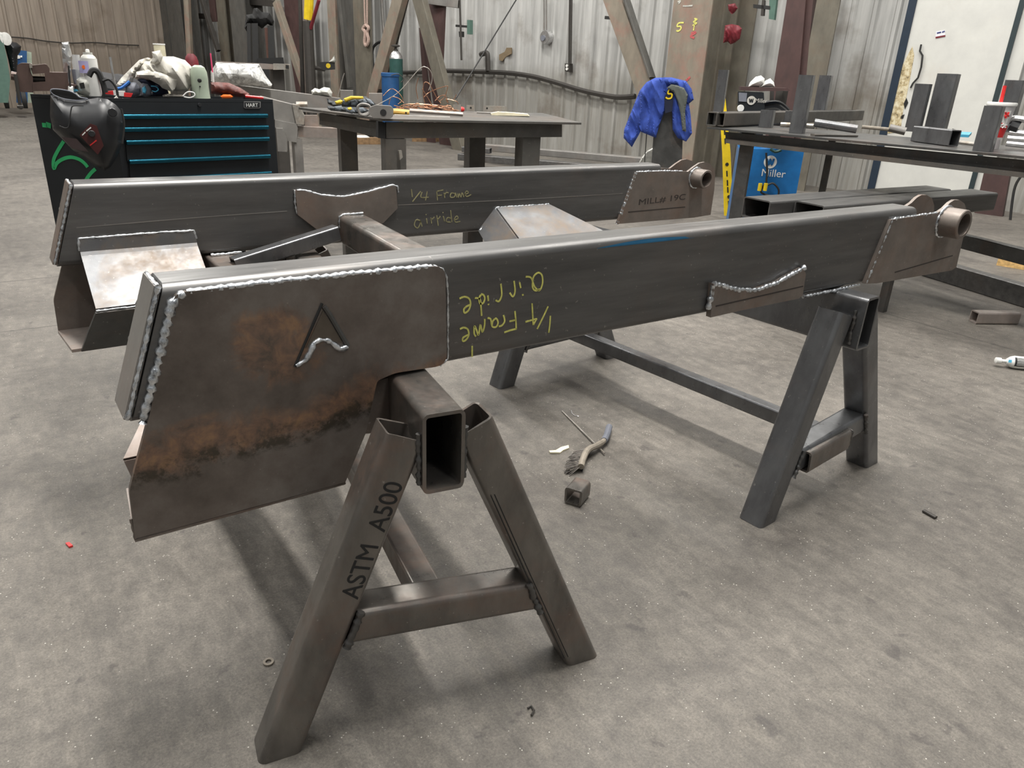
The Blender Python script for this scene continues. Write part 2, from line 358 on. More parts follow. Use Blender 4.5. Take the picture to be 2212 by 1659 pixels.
M['navy_ink'] = flat('navy_print', (.04, .05, .18), .5)
M['cable'] = flat('black_cable', (.02, .02, .02), .5)
M['pipe'] = flat('dirty_grey_pipe', (.055, .05, .045), .55, .3)
M['handle_wood'] = flat('grimy_wood_handle', (.24, .21, .17), .65, 0, .25, 30)
M['bristle'] = flat('wire_bristles', (.30, .28, .26), .4, .7, .4, 80)
M['rope'] = flat('pinkish_rope', (.45, .33, .28), .9, 0, .3, 60)
M['blued'] = flat('blued_steel_edge', (.06, .24, .45), .3, .9)
M['tyre'] = flat('tyre_rubber', (.025, .025, .028), .7)
M['black_and_shade'] = flat('black_and_hole_shade', (.012, .012, .012), .8)  # plain black parts, and shade painted into holes, bores and grooves
M['glow'] = flat('bright_daylight_gap', (.9, .9, .85), .5)
def glass(name, col, rough=.05, alpha=.35):
    m, n, b = newmat(name); b.inputs['Base Color'].default_value = (*col, 1); b.inputs['Roughness'].default_value = rough; b.inputs['Alpha'].default_value = alpha; b.inputs['Coat Weight'].default_value = .6; return m
M['clear'] = glass('clear_plastic', (.75, .78, .80), .08, .35); M['film'] = glass('milky_film', (.8, .82, .84), .15, .6); M['lens'] = flat('dark_glossy_lens', (.05, .035, .035), .08)
M['cup'] = glass('frosted_cup', (.75, .75, .76), .25, .6)
# ------------------------------------------------------------------ text helper
def text(name, s, p, xd, yd, size, mat, parent=None, ext=.0006, italic=0, sx=1):
    cu = bpy.data.curves.new(name, 'FONT'); cu.body = s; cu.size = 1; cu.extrude = ext / size; cu.shear = italic
    o = bpy.data.objects.new('tmp', cu); me = bpy.data.meshes.new_from_object(o); bpy.data.objects.remove(o)
    xd, yd = V3(xd).normalized(), V3(yd); yd = yd.normalized(); zd = xd.cross(yd); mb = MB()
    mb.v = [V3(p) + xd * (v.co.x * size * sx) + yd * (v.co.y * size) + zd * (v.co.z * size) for v in me.vertices]; mb.f = [tuple(f.vertices) for f in me.polygons]
    return link(name, mb, mat, parent, 0)
def strokes(name, lines, to3, nrm, wd, mat, parent=None, th=.0008):
    """painted marker lines: each line a list of pixels laid on the surface by to3"""
    mb = MB(); nrm = V3(nrm).normalized()
    for L in lines:
        P = [to3(*p) for p in L]; Q = []
        for i in range(len(P) - 1):                     # Catmull-Rom
            a, b, c, d = P[max(i - 1, 0)], P[i], P[i + 1], P[min(i + 2, len(P) - 1)]
            for k in range(5):
                t = k / 5; Q.append(.5 * ((2 * b) + (c - a) * t + (2 * a - 5 * b + 4 * c - d) * t * t + (3 * b - a - 3 * c + d) * t ** 3))
        Q.append(P[-1]); o = len(mb.v); n = len(Q)
        for i, q in enumerate(Q):
            t = (Q[min(i + 1, n - 1)] - Q[max(i - 1, 0)]).normalized(); s_ = nrm.cross(t) * wd / 2
            mb.v += [q - s_, q - s_ + nrm * th, q + s_ + nrm * th, q + s_]
        for i in range(n - 1):
            for j in range(4): mb.f.append((o + i * 4 + j, o + i * 4 + (j + 1) % 4, o + i * 4 + 4 + (j + 1) % 4, o + i * 4 + 4 + j))
        mb.f += [(o, o + 1, o + 2, o + 3), tuple(o + (n - 1) * 4 + j for j in (3, 2, 1, 0))]
    return link(name, mb, mat, parent, 0)
# ================================================================== setting
def wpt(u, v, z=0): return UW * u + VW * v + ZZ * z
struct('floor', MB().abox((-9, -6, -.1), (13.5, 30, 0)), M['floor'], 'stained grey concrete floor with saw-cut joints', 0)
def corrug(name, u0, u1, v, z0, z1, pitch, dep, along, inward, mat, label):
    mb = MB(); prof = [(0, 0), (.34, 0), (.42, 1), (.58, 1), (.66, 0)]; P = []
    n = int((u1 - u0) / pitch)
    for i in range(n):
        for a, d in prof: P.append((u0 + (i + a) * pitch, d * dep))
    P.append((u0 + n * pitch, 0)); o = len(P)
    for z in (z0, z1):
        for a, d in P: mb.v.append(along * a + inward * (v - d) + ZZ * z)
    for i in range(o - 1): mb.f.append((i, i + 1, i + 1 + o, i + o))
    a0 = along * u0 + inward * (v + .03); a1 = along * (u0 + n * pitch) + inward * (v + .03)
    mb.prism([a0 + ZZ * z0, a1 + ZZ * z0, a1 + ZZ * z1, a0 + ZZ * z1], inward * .05)
    return struct(name, mb, mat, label, 0)
corrug('wall_right', -9, 23.5, DW, 0, 6.2, .30, .035, UW, VW, M['wall'], 'long corrugated galvanised steel wall with a grimy lower half')
corrug('wall_back', -14, 12.2, EW, 0, 6.2, .29, .035, VW, UW, M['wall_end'], 'tan dirty ribbed sheeting across the far end of the hall')
# white sliding door on the long wall
d0, d1 = WL(1890, 419, .16), WL(2092, 452, .16); zb = .06
def dpt(px, py): return WL(px, py, .12)
uA = UW.dot(dpt(1903, 350)); uB = UW.dot(dpt(2108, 350))
zd = min(dpt(1889, 419).z, .12)
mb = MB().prism([wpt(uA, DW - .06, zd), wpt(uB, DW - .06, zd), wpt(uB, DW - .06, 4.6), wpt(uA, DW - .06, 4.6)], VW * -.06)
door = struct('door_1', mb, M['cream'], 'tall cream white steel door panel on the corrugated wall')
q = [dpt(1993, 0), dpt(1903, 350)]
mb = MB().prism([wpt(uA + .10, DW - .04, 0), wpt(uA, DW - .04, 0), wpt(uA, DW - .04, 4.6), wpt(uA + .10, DW - .04, 4.6)], VW * -.10)
struct('trim_1', mb, flat('dark_blue_seal', (.012, .025, .045), .5), 'dark blue rubber seal down the left edge of the white door')
mb = MB().prism([wpt(uB, DW - .04, 0), wpt(uB - .06, DW - .04, 0), wpt(uB - .06, DW - .04, 4.6), wpt(uB, DW - .04, 4.6)], VW * -.10)
struct('trim_2', mb, flat('teal_grey_seal', (.02, .035, .04), .5), 'dark teal seal down the right edge of the white door')
mb = MB().prism([wpt(uB - .06, DW - .03, 0), wpt(uB - .22, DW - .03, 0), wpt(uB - .22, DW - .03, 4.6), wpt(uB - .06, DW - .03, 4.6)], VW * -.08)
struct('trim_3', mb, M['cream'], 'cream steel door jamb right of the door')
def dfl(px, py, e=.004): return WL(px, py, .12 + e)
# rust-eaten lower left edge of the door, sticker, pull cord
m, n_, b_ = newmat('rusted_through_paint'); c_ = coords(n_, (1, 1, 1), True)
n_.links.new(ramp(n_, nz_(n_, 16, 5, .7, c_), [(.3, (.06, .045, .03)), (.45, (.5, .40, .22)), (.6, (.72, .66, .48))]), b_.inputs[0]); b_.inputs['Roughness'].default_value = .7
P = [(1971, 100), (1975, 120), (1962, 190), (1950, 245), (1945, 285), (1905, 290), (1925, 215), (1945, 150)]
link('rust_patch', MB().prism([dfl(*p, .001) for p in P], VW * -.004), m, door, 0)
for P in ([(1958, 211), (1962, 222), (1955, 236), (1952, 224)], [(1948, 249), (1954, 247), (1951, 256), (1945, 256)]):
    link('rust_hole', MB().prism([dfl(*p, .006) for p in P], VW * -.002), M['black_and_shade'], door, 0)
st = link('sticker', MB().prism([dfl(2022, 68, .002), dfl(2042, 65, .002), dfl(2042, 79, .002), dfl(2021, 83, .002)], VW * -.002), M['paper'], door, 0)
link('red_band', MB().prism([dfl(2021, 79.5, .005), dfl(2042, 75.5, .005), dfl(2042, 79, .005), dfl(2021, 83, .005)], VW * -.002), M['darkred'], st, 0)
for a, b in (((2024, 71), (2033, 69)), ((2035, 69), (2041, 67))):
    link('print_line', MB().prism([dfl(a[0], a[1] - 1, .005), dfl(b[0], b[1] - 1, .005), dfl(b[0], b[1] + 2, .005), dfl(a[0], a[1] + 2, .005)], VW * -.002), M['navy_ink'], st, 0)
mb = MB().tube([dfl(*p, .03) for p in [(1990, 96), (1987, 110), (1993, 120), (1990, 145), (1983, 168), (1972, 180), (1967, 190)]], .012)
tag(link('black_wire', mb, M['cable']), 'thin dark cord hanging in a curve on the white door', 'cord')

# ================================================================== trailer frame half on the horses
Y0, BW, Y1, ZT, ZB, SL = 1.395, .113, 2.679, 1.057, .803, -.0058
frame = thing('steel_trailer_frame', 'large welded dark steel truck frame of two long box beams resting on two sawhorses', 'steel frame', (1.5, 2.05, .56))
def bz(z, x): return z + SL * x
YN = V3((0, 1, 0))
def beam(y, nm):
    zc = (ZT + ZB) / 2; p0 = V3((.185, y + BW / 2, bz(zc, .185))); p1 = V3((2.74, y + BW / 2, bz(zc, 2.74)))
    b = link('beam', MB().rtube(p0, p1, YN, BW, ZT - ZB, .007, .021, c0=(.945, 0, -.327), seg=6), M['beam'], frame)
    d = V3((.327, 0, .945)); n = V3((.945, 0, -.327))
    mb = MB().box(p0 - n * .008, YN * (BW / 2 - .006), d * .128, n * .006); link('end_cap', mb, M['grey'] if y < 2 else M['plate'], b)
    e0 = p0 - n * .008; hw = BW / 2 - .004
    P = [e0 + d * .126 - YN * hw, e0 - d * .124 - YN * hw, e0 - d * .130 + YN * hw, e0 + d * .128 + YN * hw, e0 + d * .126 - YN * hw]
    link('weld_bead', MB().weld(P, .0045), M['weld'], b, 60)
    return b
b_near, b_far = beam(Y0, 'n'), beam(Y1, 'f')
def yplate(name, px, y, th, mat, parent, sgn=-1):
    return link(name, MB().prism([Yp(a, b, y) for a, b in px], (0, th * -sgn, 0)), mat, parent, 30)
def rnd(P, i, r, k=4):                     # round corner i of a pixel polygon
    p = V3((*P[i], 0)); a = V3((*P[i - 1], 0)); b = V3((*P[(i + 1) % len(P)], 0)); a = p + (a - p).normalized() * r; b = p + (b - p).normalized() * r
    return [tuple((a * (1 - t) ** 2 + p * 2 * t * (1 - t) + b * t * t)[:2]) for t in [j / k for j in range(k + 1)]]
def rpoly(P, rr):
    o = []
    for i, p in enumerate(P): o += rnd(P, i, rr[i]) if rr.get(i) else [p]
    return o
# rust-streaked side plate of the near hanger
NP = [(377, 633), (962, 573), (966, 789), (852, 806), (815, 823), (790, 936), (746, 1042), (292, 1164), (279, 1061), (324, 892)]
NP = rpoly(NP, {0: 22, 1: 26, 2: 26, 3: 14, 4: 6, 8: 10})
sp_ = yplate('side_plate', NP, Y0 - .012, .012, M['rustplate'], b_near)
Yn = lambda a, b: Yp(a, b, Y0 - .006)
link('weld_bead', MB().weld([Yn(*p) for p in [(402, 630), (640, 604), (800, 588), (930, 575)]], .0062), M['weld'], b_near, 60)
link('weld_bead', MB().weld([Yn(*p) for p in [(398, 632), (384, 640), (374, 655), (349, 755), (322, 862), (309, 915)]], .0085), M['weld'], b_near, 60)
link('weld_bead', MB().weld([Yn(*p) for p in [(935, 574), (955, 582), (964, 600), (967, 640), (967, 775), (950, 791)]], .0032), M['weld'], b_near, 60)
link('weld_bead', MB().weld([Yn(*p) for p in [(746, 1043), (640, 1072), (440, 1125), (293, 1164), (283, 1120)]], .003), M['plate'], b_near, 60)
Yf = lambda a, b: Yp(a, b, Y0 - .013)
mk = link('welded_letter', MB().prism([Yp(a, b, Y0 - .0125) for a, b in [(697, 672), (741, 742), (724, 738), (702, 731), (682, 736), (660, 752)]], (0, -.0008, 0)), steel('olive_tinted_steel', (.15, .125, .10), (.09, .075, .06), (.12, .08, .05), .1, .4), b_near, 0)
mk['label'] = 'A-shaped welded slot'
link('groove', MB().tube([Yf(*p) for p in [(700, 662), (712, 680), (751, 747)]], .0055), M['beam_dark'], mk)
link('groove', MB().tube([Yf(*p) for p in [(696, 655), (668, 720), (637, 792)]], .003), M['black_and_shade'], mk)
link('weld_bead', MB().weld([Yf(*p) for p in [(640, 790), (660, 778), (670, 762), (678, 742), (690, 735), (706, 734), (721, 743), (733, 754), (750, 749)]], .0062), M['weld'], mk, 60)
# hanger boxes: inner plates, bent bright plate, bottom plate
def hanger(y, sg, parent):                 # y = inner face of the beam, sg = direction of the inner side
    f = lambda x, dy, z: V3((x, y + sg * dy, z)); o = -BW
    L = [(.15, .092, .56), (.135, .098, .63) if sg > 0 else (.17, .14, .63), (.207, .179, .70)]
    if sg < 0: L = [(.155, .105, .56), (.18, .14, .63), (.207, .179, .70)]
    R_ = [(.53, L[0][1], .56), (.56, L[1][1], .63), (.56, .179, .70)]; th = .008
    mb = MB()
    for i in range(2):
        a, b, c, d = f(*L[i]), f(*R_[i]), f(*R_[i + 1]), f(*L[i + 1]); nn = (b - a).cross(d - a).normalized(); mb.prism([a, b, c, d], nn * th)
    link('inner_plate', mb, M['pale'] if sg > 0 else M['beam_dark'], parent)  # near plate's lit look is put into its pale colour
    mb = MB(); prof = [(.0, .886), (.002, .845), (.012, .832), (.06, .795), (.179, .705)]
    for i in range(4):
        (a, z), (b, z2) = prof[i], prof[i + 1]; n_ = V3((0, sg * (z - z2), b - a)).normalized() * .006
        mb.prism([f(.21, a, z), f(.56, a, z), f(.56, b, z2), f(.21, b, z2)], n_)
    t = link('bent_plate', mb, M['bright'], parent)
    link('weld_bead', MB().weld([f(.208, .005, .85), f(.212, .004, .888), f(.38, .004, .890), f(.555, .004, .888), f(.562, .005, .86)], .004), M['weld'], t, 60)
    link('weld_bead', MB().weld([f(.21, .181, .702), f(.40, .181, .702), f(.56, .181, .702)], .004), M['weld'], t, 60)
    mb = MB().prism([f(.112, o, .555), f(.545, o, .555), f(.545, L[0][1], .555), f(.13, L[0][1], .555)], (0, 0, .01)); link('bottom_plate', mb, M['pale'], parent)  # pale colour carries the light on its upward face
hanger(Y0 + BW, 1, b_near); hanger(Y1, -1, b_far)
# outer plate of the far hanger, same outline as the near one
pts = [Yp(a, b, Y0) for a, b in NP]
link('side_plate', MB().prism([V3((p.x, Y1 + BW, p.z)) for p in pts], (0, .012, 0)), M['plate'], b_far)
# cross members
cm = link('cross_member', MB().rtube((.645, Y0 + .03, .738), (.645, Y1 + .09, .738), (1, 0, 0), .12, .115, .008, .008), M['plate'], frame)
link('end_plate', MB().prism([Yp(815, 823, Y0 + .022), Yp(852, 812, Y0 + .022), Yp(852, 931, Y0 + .022), Yp(781, 938, Y0 + .022)], (0, .008, 0)), M['plate'], cm)
link('weld_bead', MB().weld([V3((.60, Y1 - .01, .80)), V3((.705, Y1 - .01, .80))], .006), M['weld'], cm, 60)
ct = link('cross_tube', MB().rtube((1.125, Y1 - .012, .852), (1.03, Y0 + BW + .001, .852), (1, 0, 0), .108, .106, .006, .018, seg=5, c0=(0, 1, 0), c1=(0, 1, 0)), M['horse'], frame)
link('weld_bead', MB().weld([V3((1.07, Y1 - .016, .86)), V3((1.072, Y1 - .016, .902)), V3((1.085, Y1 - .016, .909)), V3((1.165, Y1 - .016, .909))], .0045), M['weld'], ct, 60)
link('brace', MB().rtube(Zp(505, 573, .79), Zp(727, 502, .865), (0, 0, 1), .052, .052, .005, .007), M['horse_far'], frame)
# saddle plates
SF = [(638, 410), (657, 413), (695, 424), (742, 427), (796, 416), (847, 402), (856, 404), (859, 450), (828, 482), (770, 505), (690, 500), (643, 464)]
yplate('saddle_plate', SF, Y1 - .012, .012, M['plate'], b_far)
g = lambda L, y: [Yp(a, b, y) for a, b in L]
link('weld_bead', MB().weld(g([(643, 462), (637, 440), (637, 412), (657, 411), (695, 422), (742, 425), (796, 414), (847, 400), (858, 402), (860, 415)], Y1 - .007), .0042), M['weld'], b_far, 60)
SN = [(1541, 613), (1562, 619), (1596, 628), (1630, 628), (1675, 613), (1736, 580), (1741, 592), (1734, 638), (1726, 645), (1600, 671), (1535, 686)]
yplate('saddle_plate', SN, Y0 - .018, .018, M['plate'], b_near)
link('weld_bead', MB().weld(g([(1541, 613), (1562, 618), (1596, 627), (1630, 627), (1675, 612), (1737, 579)], Y0 - .014), .0075), M['weld'], b_near, 60)
link('weld_bead', MB().weld(g([(1540, 616), (1536, 640), (1531, 668)], Y0 - .012), .008), M['weld'], b_near, 60)
link('ink_line', MB().prism(g([(1546, 660), (1735, 617), (1735, 619.5), (1546, 663)], Y0 - .0182), (0, -.0004, 0)), M['ink_brown'], b_near, 0)
link('weld_bead', MB().weld(g([(1735, 641), (1800, 628), (1856, 615)], Y0 - .001), .0055), M['weld'], b_near, 60)
# bracket with the bent bright trapezoid, on both beams
def bracket(y, sg, parent):
    A, B = V3((1.78, y, .888)), V3((2.06, y, .886)); Ln = V3((1.80, y + sg * .30, .70)); Rn = V3((2.40, y + sg * .30, .70)); L0 = V3((1.70, y, .80)); nn = V3((0, sg * .19, .30)).normalized() * .007
    b = link('air_bag_bracket', MB().prism([A, B, Rn, Ln], nn), M['bright'], parent)
    link('end_plate', MB().prism([A, L0, V3((1.72, y + sg * .1, .70)), Ln], (-.006, 0, 0)), M['bright'], b)
    link('seat_plate', MB().abox((1.7, min(y, y + sg * .3), .690), (2.4, max(y, y + sg * .3), .70)), M['plate'], b)
    link('weld_bead', MB().weld([L0 + V3((0, sg * .004, 0)), A + V3((-.01, sg * .004, -.03)), A + V3((0, sg * .004, .003)), B + V3((0, sg * .004, .003))], .0045), M['weld'], b, 60)
bracket(Y1, -1, frame)
# lugs with bosses at the right ends
LN = [(1925, 475), (2012, 462), (2024, 461), (2040, 450), (2052, 438), (2062, 432), (2073, 432), (2084, 440), (2088, 455), (2084, 500), (2066, 577), (2056, 584), (1895, 612), (1868, 613)]
LF = [(1374, 372), (1430, 370), (1473, 370), (1486, 371), (1500, 360), (1512, 352), (1523, 350), (1535, 354), (1543, 364), (1545, 378), (1543, 410), (1535, 464), (1500, 470), (1333, 484)]
def lugs(P, y, ring, base, r, par):
    front = [Yp(a, b, y - .012) for a, b in P]
    lg = link('lug_plate', MB().prism(front, (0, .012, 0)), M['plate'], par)
    link('lug_plate', MB().prism([V3((p.x, y + BW, p.z)) for p in front], (0, .012, 0)), M['plate'], par)
    c = Yp(*ring, y - .075)
    prof = [(.74 * r, 0), (r * .95, 0), (r, .004), (r, .075), (r * 1.02, .080)]
    bs = link('boss', MB().lathe(c, (0, 1, 0), prof, 32), M['plate'], lg)
    mb = MB(); n = 32                               # ring face and bore
    a, b = V3((1, 0, 0)), V3((0, 0, 1))
    for rr, d in ((r * .97, -.001), (r * .74, -.001), (r * .72, .07)):
        for j in range(n): mb.v.append(c + (a * math.cos(2 * math.pi * j / n) + b * math.sin(2 * math.pi * j / n)) * rr + YN * d)
    for k in range(2):
        for j in range(n): mb.f.append((k * n + j, k * n + (j + 1) % n, (k + 1) * n + (j + 1) % n, (k + 1) * n + j))
    return lg, bs, c, mb
def boss(c, r, d, lg):
    """open pipe stub from c (front rim) back by d"""
    n = 32; mb = MB(); a, b = V3((1, 0, 0)), V3((0, 0, 1))
    for rr, k in ((r, d), (r, .003), (r * .95, 0), (r * .76, 0), (r * .74, .003), (r * .74, d)):
        for j in range(n): mb.v.append(c + (a * math.cos(2 * math.pi * j / n) + b * math.sin(2 * math.pi * j / n)) * rr + YN * k)
    for k in range(6):
        for j in range(n): q = (k + 1) % 6; mb.f.append((k * n + j, k * n + (j + 1) % n, q * n + (j + 1) % n, q * n + j))
    bs = link('boss', mb, M['plate'], lg)
    link('bore', MB().lathe(c + YN * (d - .002), (0, 1, 0), [(r * .74, 0), (r * .74, .002)], 24), M['black_and_shade'], bs)
    W = [c + YN * (d - .002) + (a * math.cos(g) + b * math.sin(g)) * (r + .003) for g in [i * math.pi / 12 for i in range(25)]]
    link('weld_bead', MB().weld(W, .0055), M['weld'], bs, 60)
for P, y, ring, r, par in ((LN, Y0, (2083, 486), .054, b_near), (LF, Y1, (1527, 388), .046, b_far)):
    front = [Yp(a, b, y - .012) for a, b in P]
    lg = link('lug_plate', MB().prism(front, (0, .012, 0)), M['plate'], par)
    link('lug_plate', MB().prism([V3((p.x, y + BW, p.z)) for p in front], (0, .012, 0)), M['plate'], par)
    boss(Yp(*ring, y - .085), r, .074, lg)
    e = [Yp(a, b, y - .006) for a, b in P[:3]]; f_ = [Yp(a, b, y - .006) for a, b in (P[0], P[-1])]
    link('weld_bead', MB().weld(e, .0055), M['weld'], par, 60); link('weld_bead', MB().weld(f_, .0075), M['weld'], par, 60)
link('ink_line', MB().prism(g([(1933, 587), (2058, 551), (2058, 553), (1933, 589.5)], Y0 - .0122), (0, -.0004, 0)), M['ink_brown'], b_near, 0)
link('ink_line', MB().prism(g([(1357, 457), (1480, 446), (1480, 448), (1357, 459.5)], Y1 - .0122), (0, -.0004, 0)), M['ink_brown'], b_far, 0)
a, b = Yp(1378, 443, Y1 - .0122), Yp(1492, 429, Y1 - .0122); c = Yp(1378, 424, Y1 - .0122)
text('stencilled_text', 'MILL# 19C', a, b - a, V3((0, 0, 1)), .040, M['ink_brown'], b_far, sx=(b - a).length / .040 / 5.1)
# heat-blued stretch of the near top edge
mb = MB(); K = 5; r = .0212
for i in range(21):
    x = Yp(1290, 535, Y0).x + (Yp(1500, 508, Y0).x - Yp(1290, 535, Y0).x) * i / 20; cz = bz(ZT, x) - .021; cy = Y0 + .021; wv = .01 + .10 * math.sin(math.pi * min(1, i / 20 * 1.05)) + .06 * i / 20 * (i < 19)
    for k in range(K):
        g_ = math.radians(180 - 62 * (k / (K - 1)) * wv / .3 - 2); mb.v.append(V3((x, cy + math.cos(g_) * (r + .0004), cz + math.sin(g_) * (r + .0004))))
for i in range(20):
    for k in range(K - 1): mb.f.append((i * K + k, i * K + k + 1, (i + 1) * K + k + 1, (i + 1) * K + k))
link('heat_tint', mb, M['blued'], b_near)
# seam of the far beam, marker writing
strokes('tube_seam', [[(165, 492), (400, 472), (620, 456)], [(860, 443), (1100, 432), (1345, 418)]], lambda a, b: Yp(a, b, Y1 - .0003), (0, -1, 0), .003, M['grey'], b_far, .0004)
def cz(L, ox=600, oy=350, s=3.16): return [[(ox + a / s, oy + b / s) for a, b in l] for l in L]
T1 = [[(1692, 783), (1728, 790), (1752, 850), (1785, 876), (1806, 830), (1803, 775), (1778, 755), (1745, 785), (1738, 850), (1757, 877), (1790, 868)], [(1650, 822), (1658, 860)], [(1670, 902), (1674, 912)],
 [(1583, 893), (1605, 918), (1619, 880), (1612, 812)], [(1487, 943), (1510, 950), (1528, 905), (1522, 832)], [(1433, 912), (1437, 948)], [(1437, 968), (1439, 976)],
 [(1345, 928), (1378, 935), (1386, 985), (1391, 1050)], [(1388, 905), (1374, 930), (1380, 965), (1402, 962), (1412, 930), (1402, 905), (1388, 905)],
 [(1240, 932), (1272, 920), (1303, 930), (1315, 965), (1303, 1010), (1276, 1030), (1270, 1005), (1290, 985), (1313, 975)],
 [(1860, 1050), (1856, 1110), (1849, 1165)], [(1845, 985), (1810, 1060), (1770, 1140)], [(1735, 965), (1739, 1040), (1743, 1112)], [(1690, 1092), (1730, 1080), (1768, 1070)], [(1768, 1068), (1755, 1090), (1744, 1112)],
 [(1618, 1018), (1624, 1080), (1627, 1140)], [(1630, 1138), (1590, 1148), (1545, 1163)], [(1624, 1078), (1580, 1088)],
 [(1508, 1122), (1530, 1115), (1548, 1085), (1540, 1045)], [(1432, 1065), (1452, 1072), (1462, 1120), (1490, 1125), (1503, 1095), (1490, 1068), (1468, 1085), (1462, 1115)],
 [(1412, 1072), (1410, 1120), (1395, 1160), (1382, 1110), (1370, 1180), (1357, 1150), (1342, 1120), (1340, 1170), (1352, 1190)],
 [(1243, 1140), (1270, 1130), (1296, 1142), (1303, 1180), (1285, 1213), (1264, 1222), (1264, 1200), (1298, 1180)], [(1326, 1255), (1326, 1330)]]
strokes('marker_writing', cz(T1), lambda a, b: Yp(a, b, Y0 - .0003), (0, -1, 0), .0042, M['chalk'], b_near)['label'] = 'upside-down yellow marker writing, 1/4 Frame air ride'
T2 = [[(912, 185), (918, 240)], [(975, 200), (920, 270)], [(985, 205), (978, 240), (1030, 240)], [(1020, 200), (1008, 262)], [(1085, 200), (1090, 262)], [(1085, 200), (1130, 190)], [(1088, 230), (1120, 225)],
 [(1135, 210), (1140, 245)], [(1138, 225), (1150, 208), (1165, 210)], [(1210, 215), (1185, 212), (1178, 238), (1205, 238), (1212, 212), (1222, 242)], [(1228, 215), (1232, 242), (1240, 215), (1250, 240), (1258, 210), (1270, 238)],
 [(1275, 222), (1300, 210), (1290, 198), (1278, 215), (1290, 235), (1320, 222)], [(975, 400), (945, 395), (932, 430), (955, 450), (972, 420), (972, 400), (985, 440)], [(1015, 385), (1020, 420)], [(1011, 356), (1013, 362)],
 [(1045, 380), (1050, 420)], [(1048, 395), (1070, 375)], [(1085, 365), (1095, 435)], [(1090, 395), (1110, 370)], [(1130, 370), (1138, 405)], [(1127, 343), (1129, 349)], [(1185, 385), (1160, 380), (1150, 405), (1180, 410)], [(1180, 330), (1188, 410)],
 [(1205, 395), (1230, 385), (1222, 368), (1205, 390), (1215, 410), (1245, 405)]]
strokes('marker_writing', cz(T2), lambda a, b: Yp(a, b, Y1 - .0003), (0, -1, 0), .0042, M['chalk_dim'], b_far)['label'] = 'faint yellow marker writing, 1/4 Frame air ride'

# ================================================================== sawhorses
def boolcut(o, lo):                        # cope a leg round the beam it is welded to
    me = bpy.data.meshes.new('tmp'); me.from_pydata([tuple(v) for v in lo.v], [], lo.f); bm = bmesh.new(); bm.from_mesh(me); bmesh.ops.recalc_face_normals(bm, faces=bm.faces); bm.to_mesh(me); bm.free()
    c = bpy.data.objects.new('tmp', me); S.collection.objects.link(c); m = o.modifiers.new('cut', 'BOOLEAN'); m.object = c; m.operation = 'DIFFERENCE'; m.solver = 'EXACT'
    with bpy.context.temp_override(object=o): o.modifiers.move(len(o.modifiers) - 1, 0)
    S.view_layers[0].update(); dg = bpy.context.evaluated_depsgraph_get(); nm = bpy.data.meshes.new_from_object(o.evaluated_get(dg), depsgraph=dg)
    old = o.data; o.modifiers.clear(); o.data = nm; nm.name = o.name; bpy.data.meshes.remove(old); bpy.data.objects.remove(c); bpy.data.meshes.remove(me)
def horse(label, C, a, bw, bh, zt, L, lw, lt, feet, tops, sf, zbar, zbar2, mat, sl=0, zs=.22, sw=.065, bjag=.004):
    a = V3((*a, 0)).normalized(); lat = V3((a.y, -a.x, 0)); C = V3((*C, 0)); P = lambda l, s, z: C + lat * l + a * s + ZZ * z
    t = thing('sawhorse', label, 'sawhorse', P(0, L / 2, 0))
    link('beam', MB().rtube(P(0, 0, zt - bh / 2), P(0, L, zt - bh / 2), lat, bw, bh, .008, .014, jag=bjag), mat, t)
    cut = MB().box(P(0, L / 2, zt - bh / 2), lat * (bw / 2), a * L, ZZ * bh / 2)
    for s0, zb_ in ((sf, zbar), (L - sf - lt, zbar2)):
        ctr = {}
        for sg, k in ((-1, 0), (1, 1)):
            f = P(sg * feet[k], s0 + lt / 2, 0); tp = P(sg * tops[k][0], s0 + lt / 2, tops[k][1]); ax_ = (tp - f).normalized()
            lg = link('leg', MB().rtube(f, tp, a, lt, lw, .006, .016, c0=ZZ, jag=.004), mat, t); boolcut(lg, cut); ctr[sg] = (f, tp, lg)
            e = P(sg * (bw / 2 + .004), s0, zt - bh * .9); e2 = P(sg * (bw / 2 + .004), s0, zt - bh * .25)
            link('weld_bead', MB().weld([e, e2], .006), M['beam_dark'], lg, 60)
        z1, z2 = zb_
        A = ctr[-1][0].lerp(ctr[-1][1], z1 / tops[0][1]); B = ctr[1][0].lerp(ctr[1][1], z2 / tops[1][1]); d = (B - A).normalized()
        hl = lw / 2 * 1.05
        bar = link('cross_bar', MB().rtube(A + d * hl, B - d * hl, a, lt * .95, .085, .006, .016, c0=(ctr[-1][1] - ctr[-1][0]).cross(a), c1=(ctr[1][1] - ctr[1][0]).cross(a)), mat, t)
        link('weld_bead', MB().weld([A + d * (hl + .004) - a * lt * .5 + ZZ * .045 + d * .02, A + d * (hl + .006) - a * lt * .5 - ZZ * .045 - d * .02], .008), M['beam_dark'], bar, 60)
        link('weld_bead', MB().weld([B - d * (hl + .004) - a * lt * .5 + ZZ * .045 - d * .02, B - d * (hl + .006) - a * lt * .5 - ZZ * .045 + d * .02], .008), M['beam_dark'], bar, 60)
    zm = (zbar[0] + zbar[1]) / 2; z2m = (zbar2[0] + zbar2[1]) / 2
    link('stringer', MB().rtube(P(sl, sf + lt, zs), P(sl, L - sf - lt, zs), lat, sw, sw, .005, .009), mat, t)
    return t, P
h1, HP = horse('rust-stained steel sawhorse under the near left end of the frame, open tube end facing out', (.6725, 1.172), (.165, .986), .092, .182, .797, 1.72, .088, .09, (.375, .40), ((.075, .745), (.075, .745)), .012, (.31, .25), (.28, .28), M['horse'], 0, .265, .07)
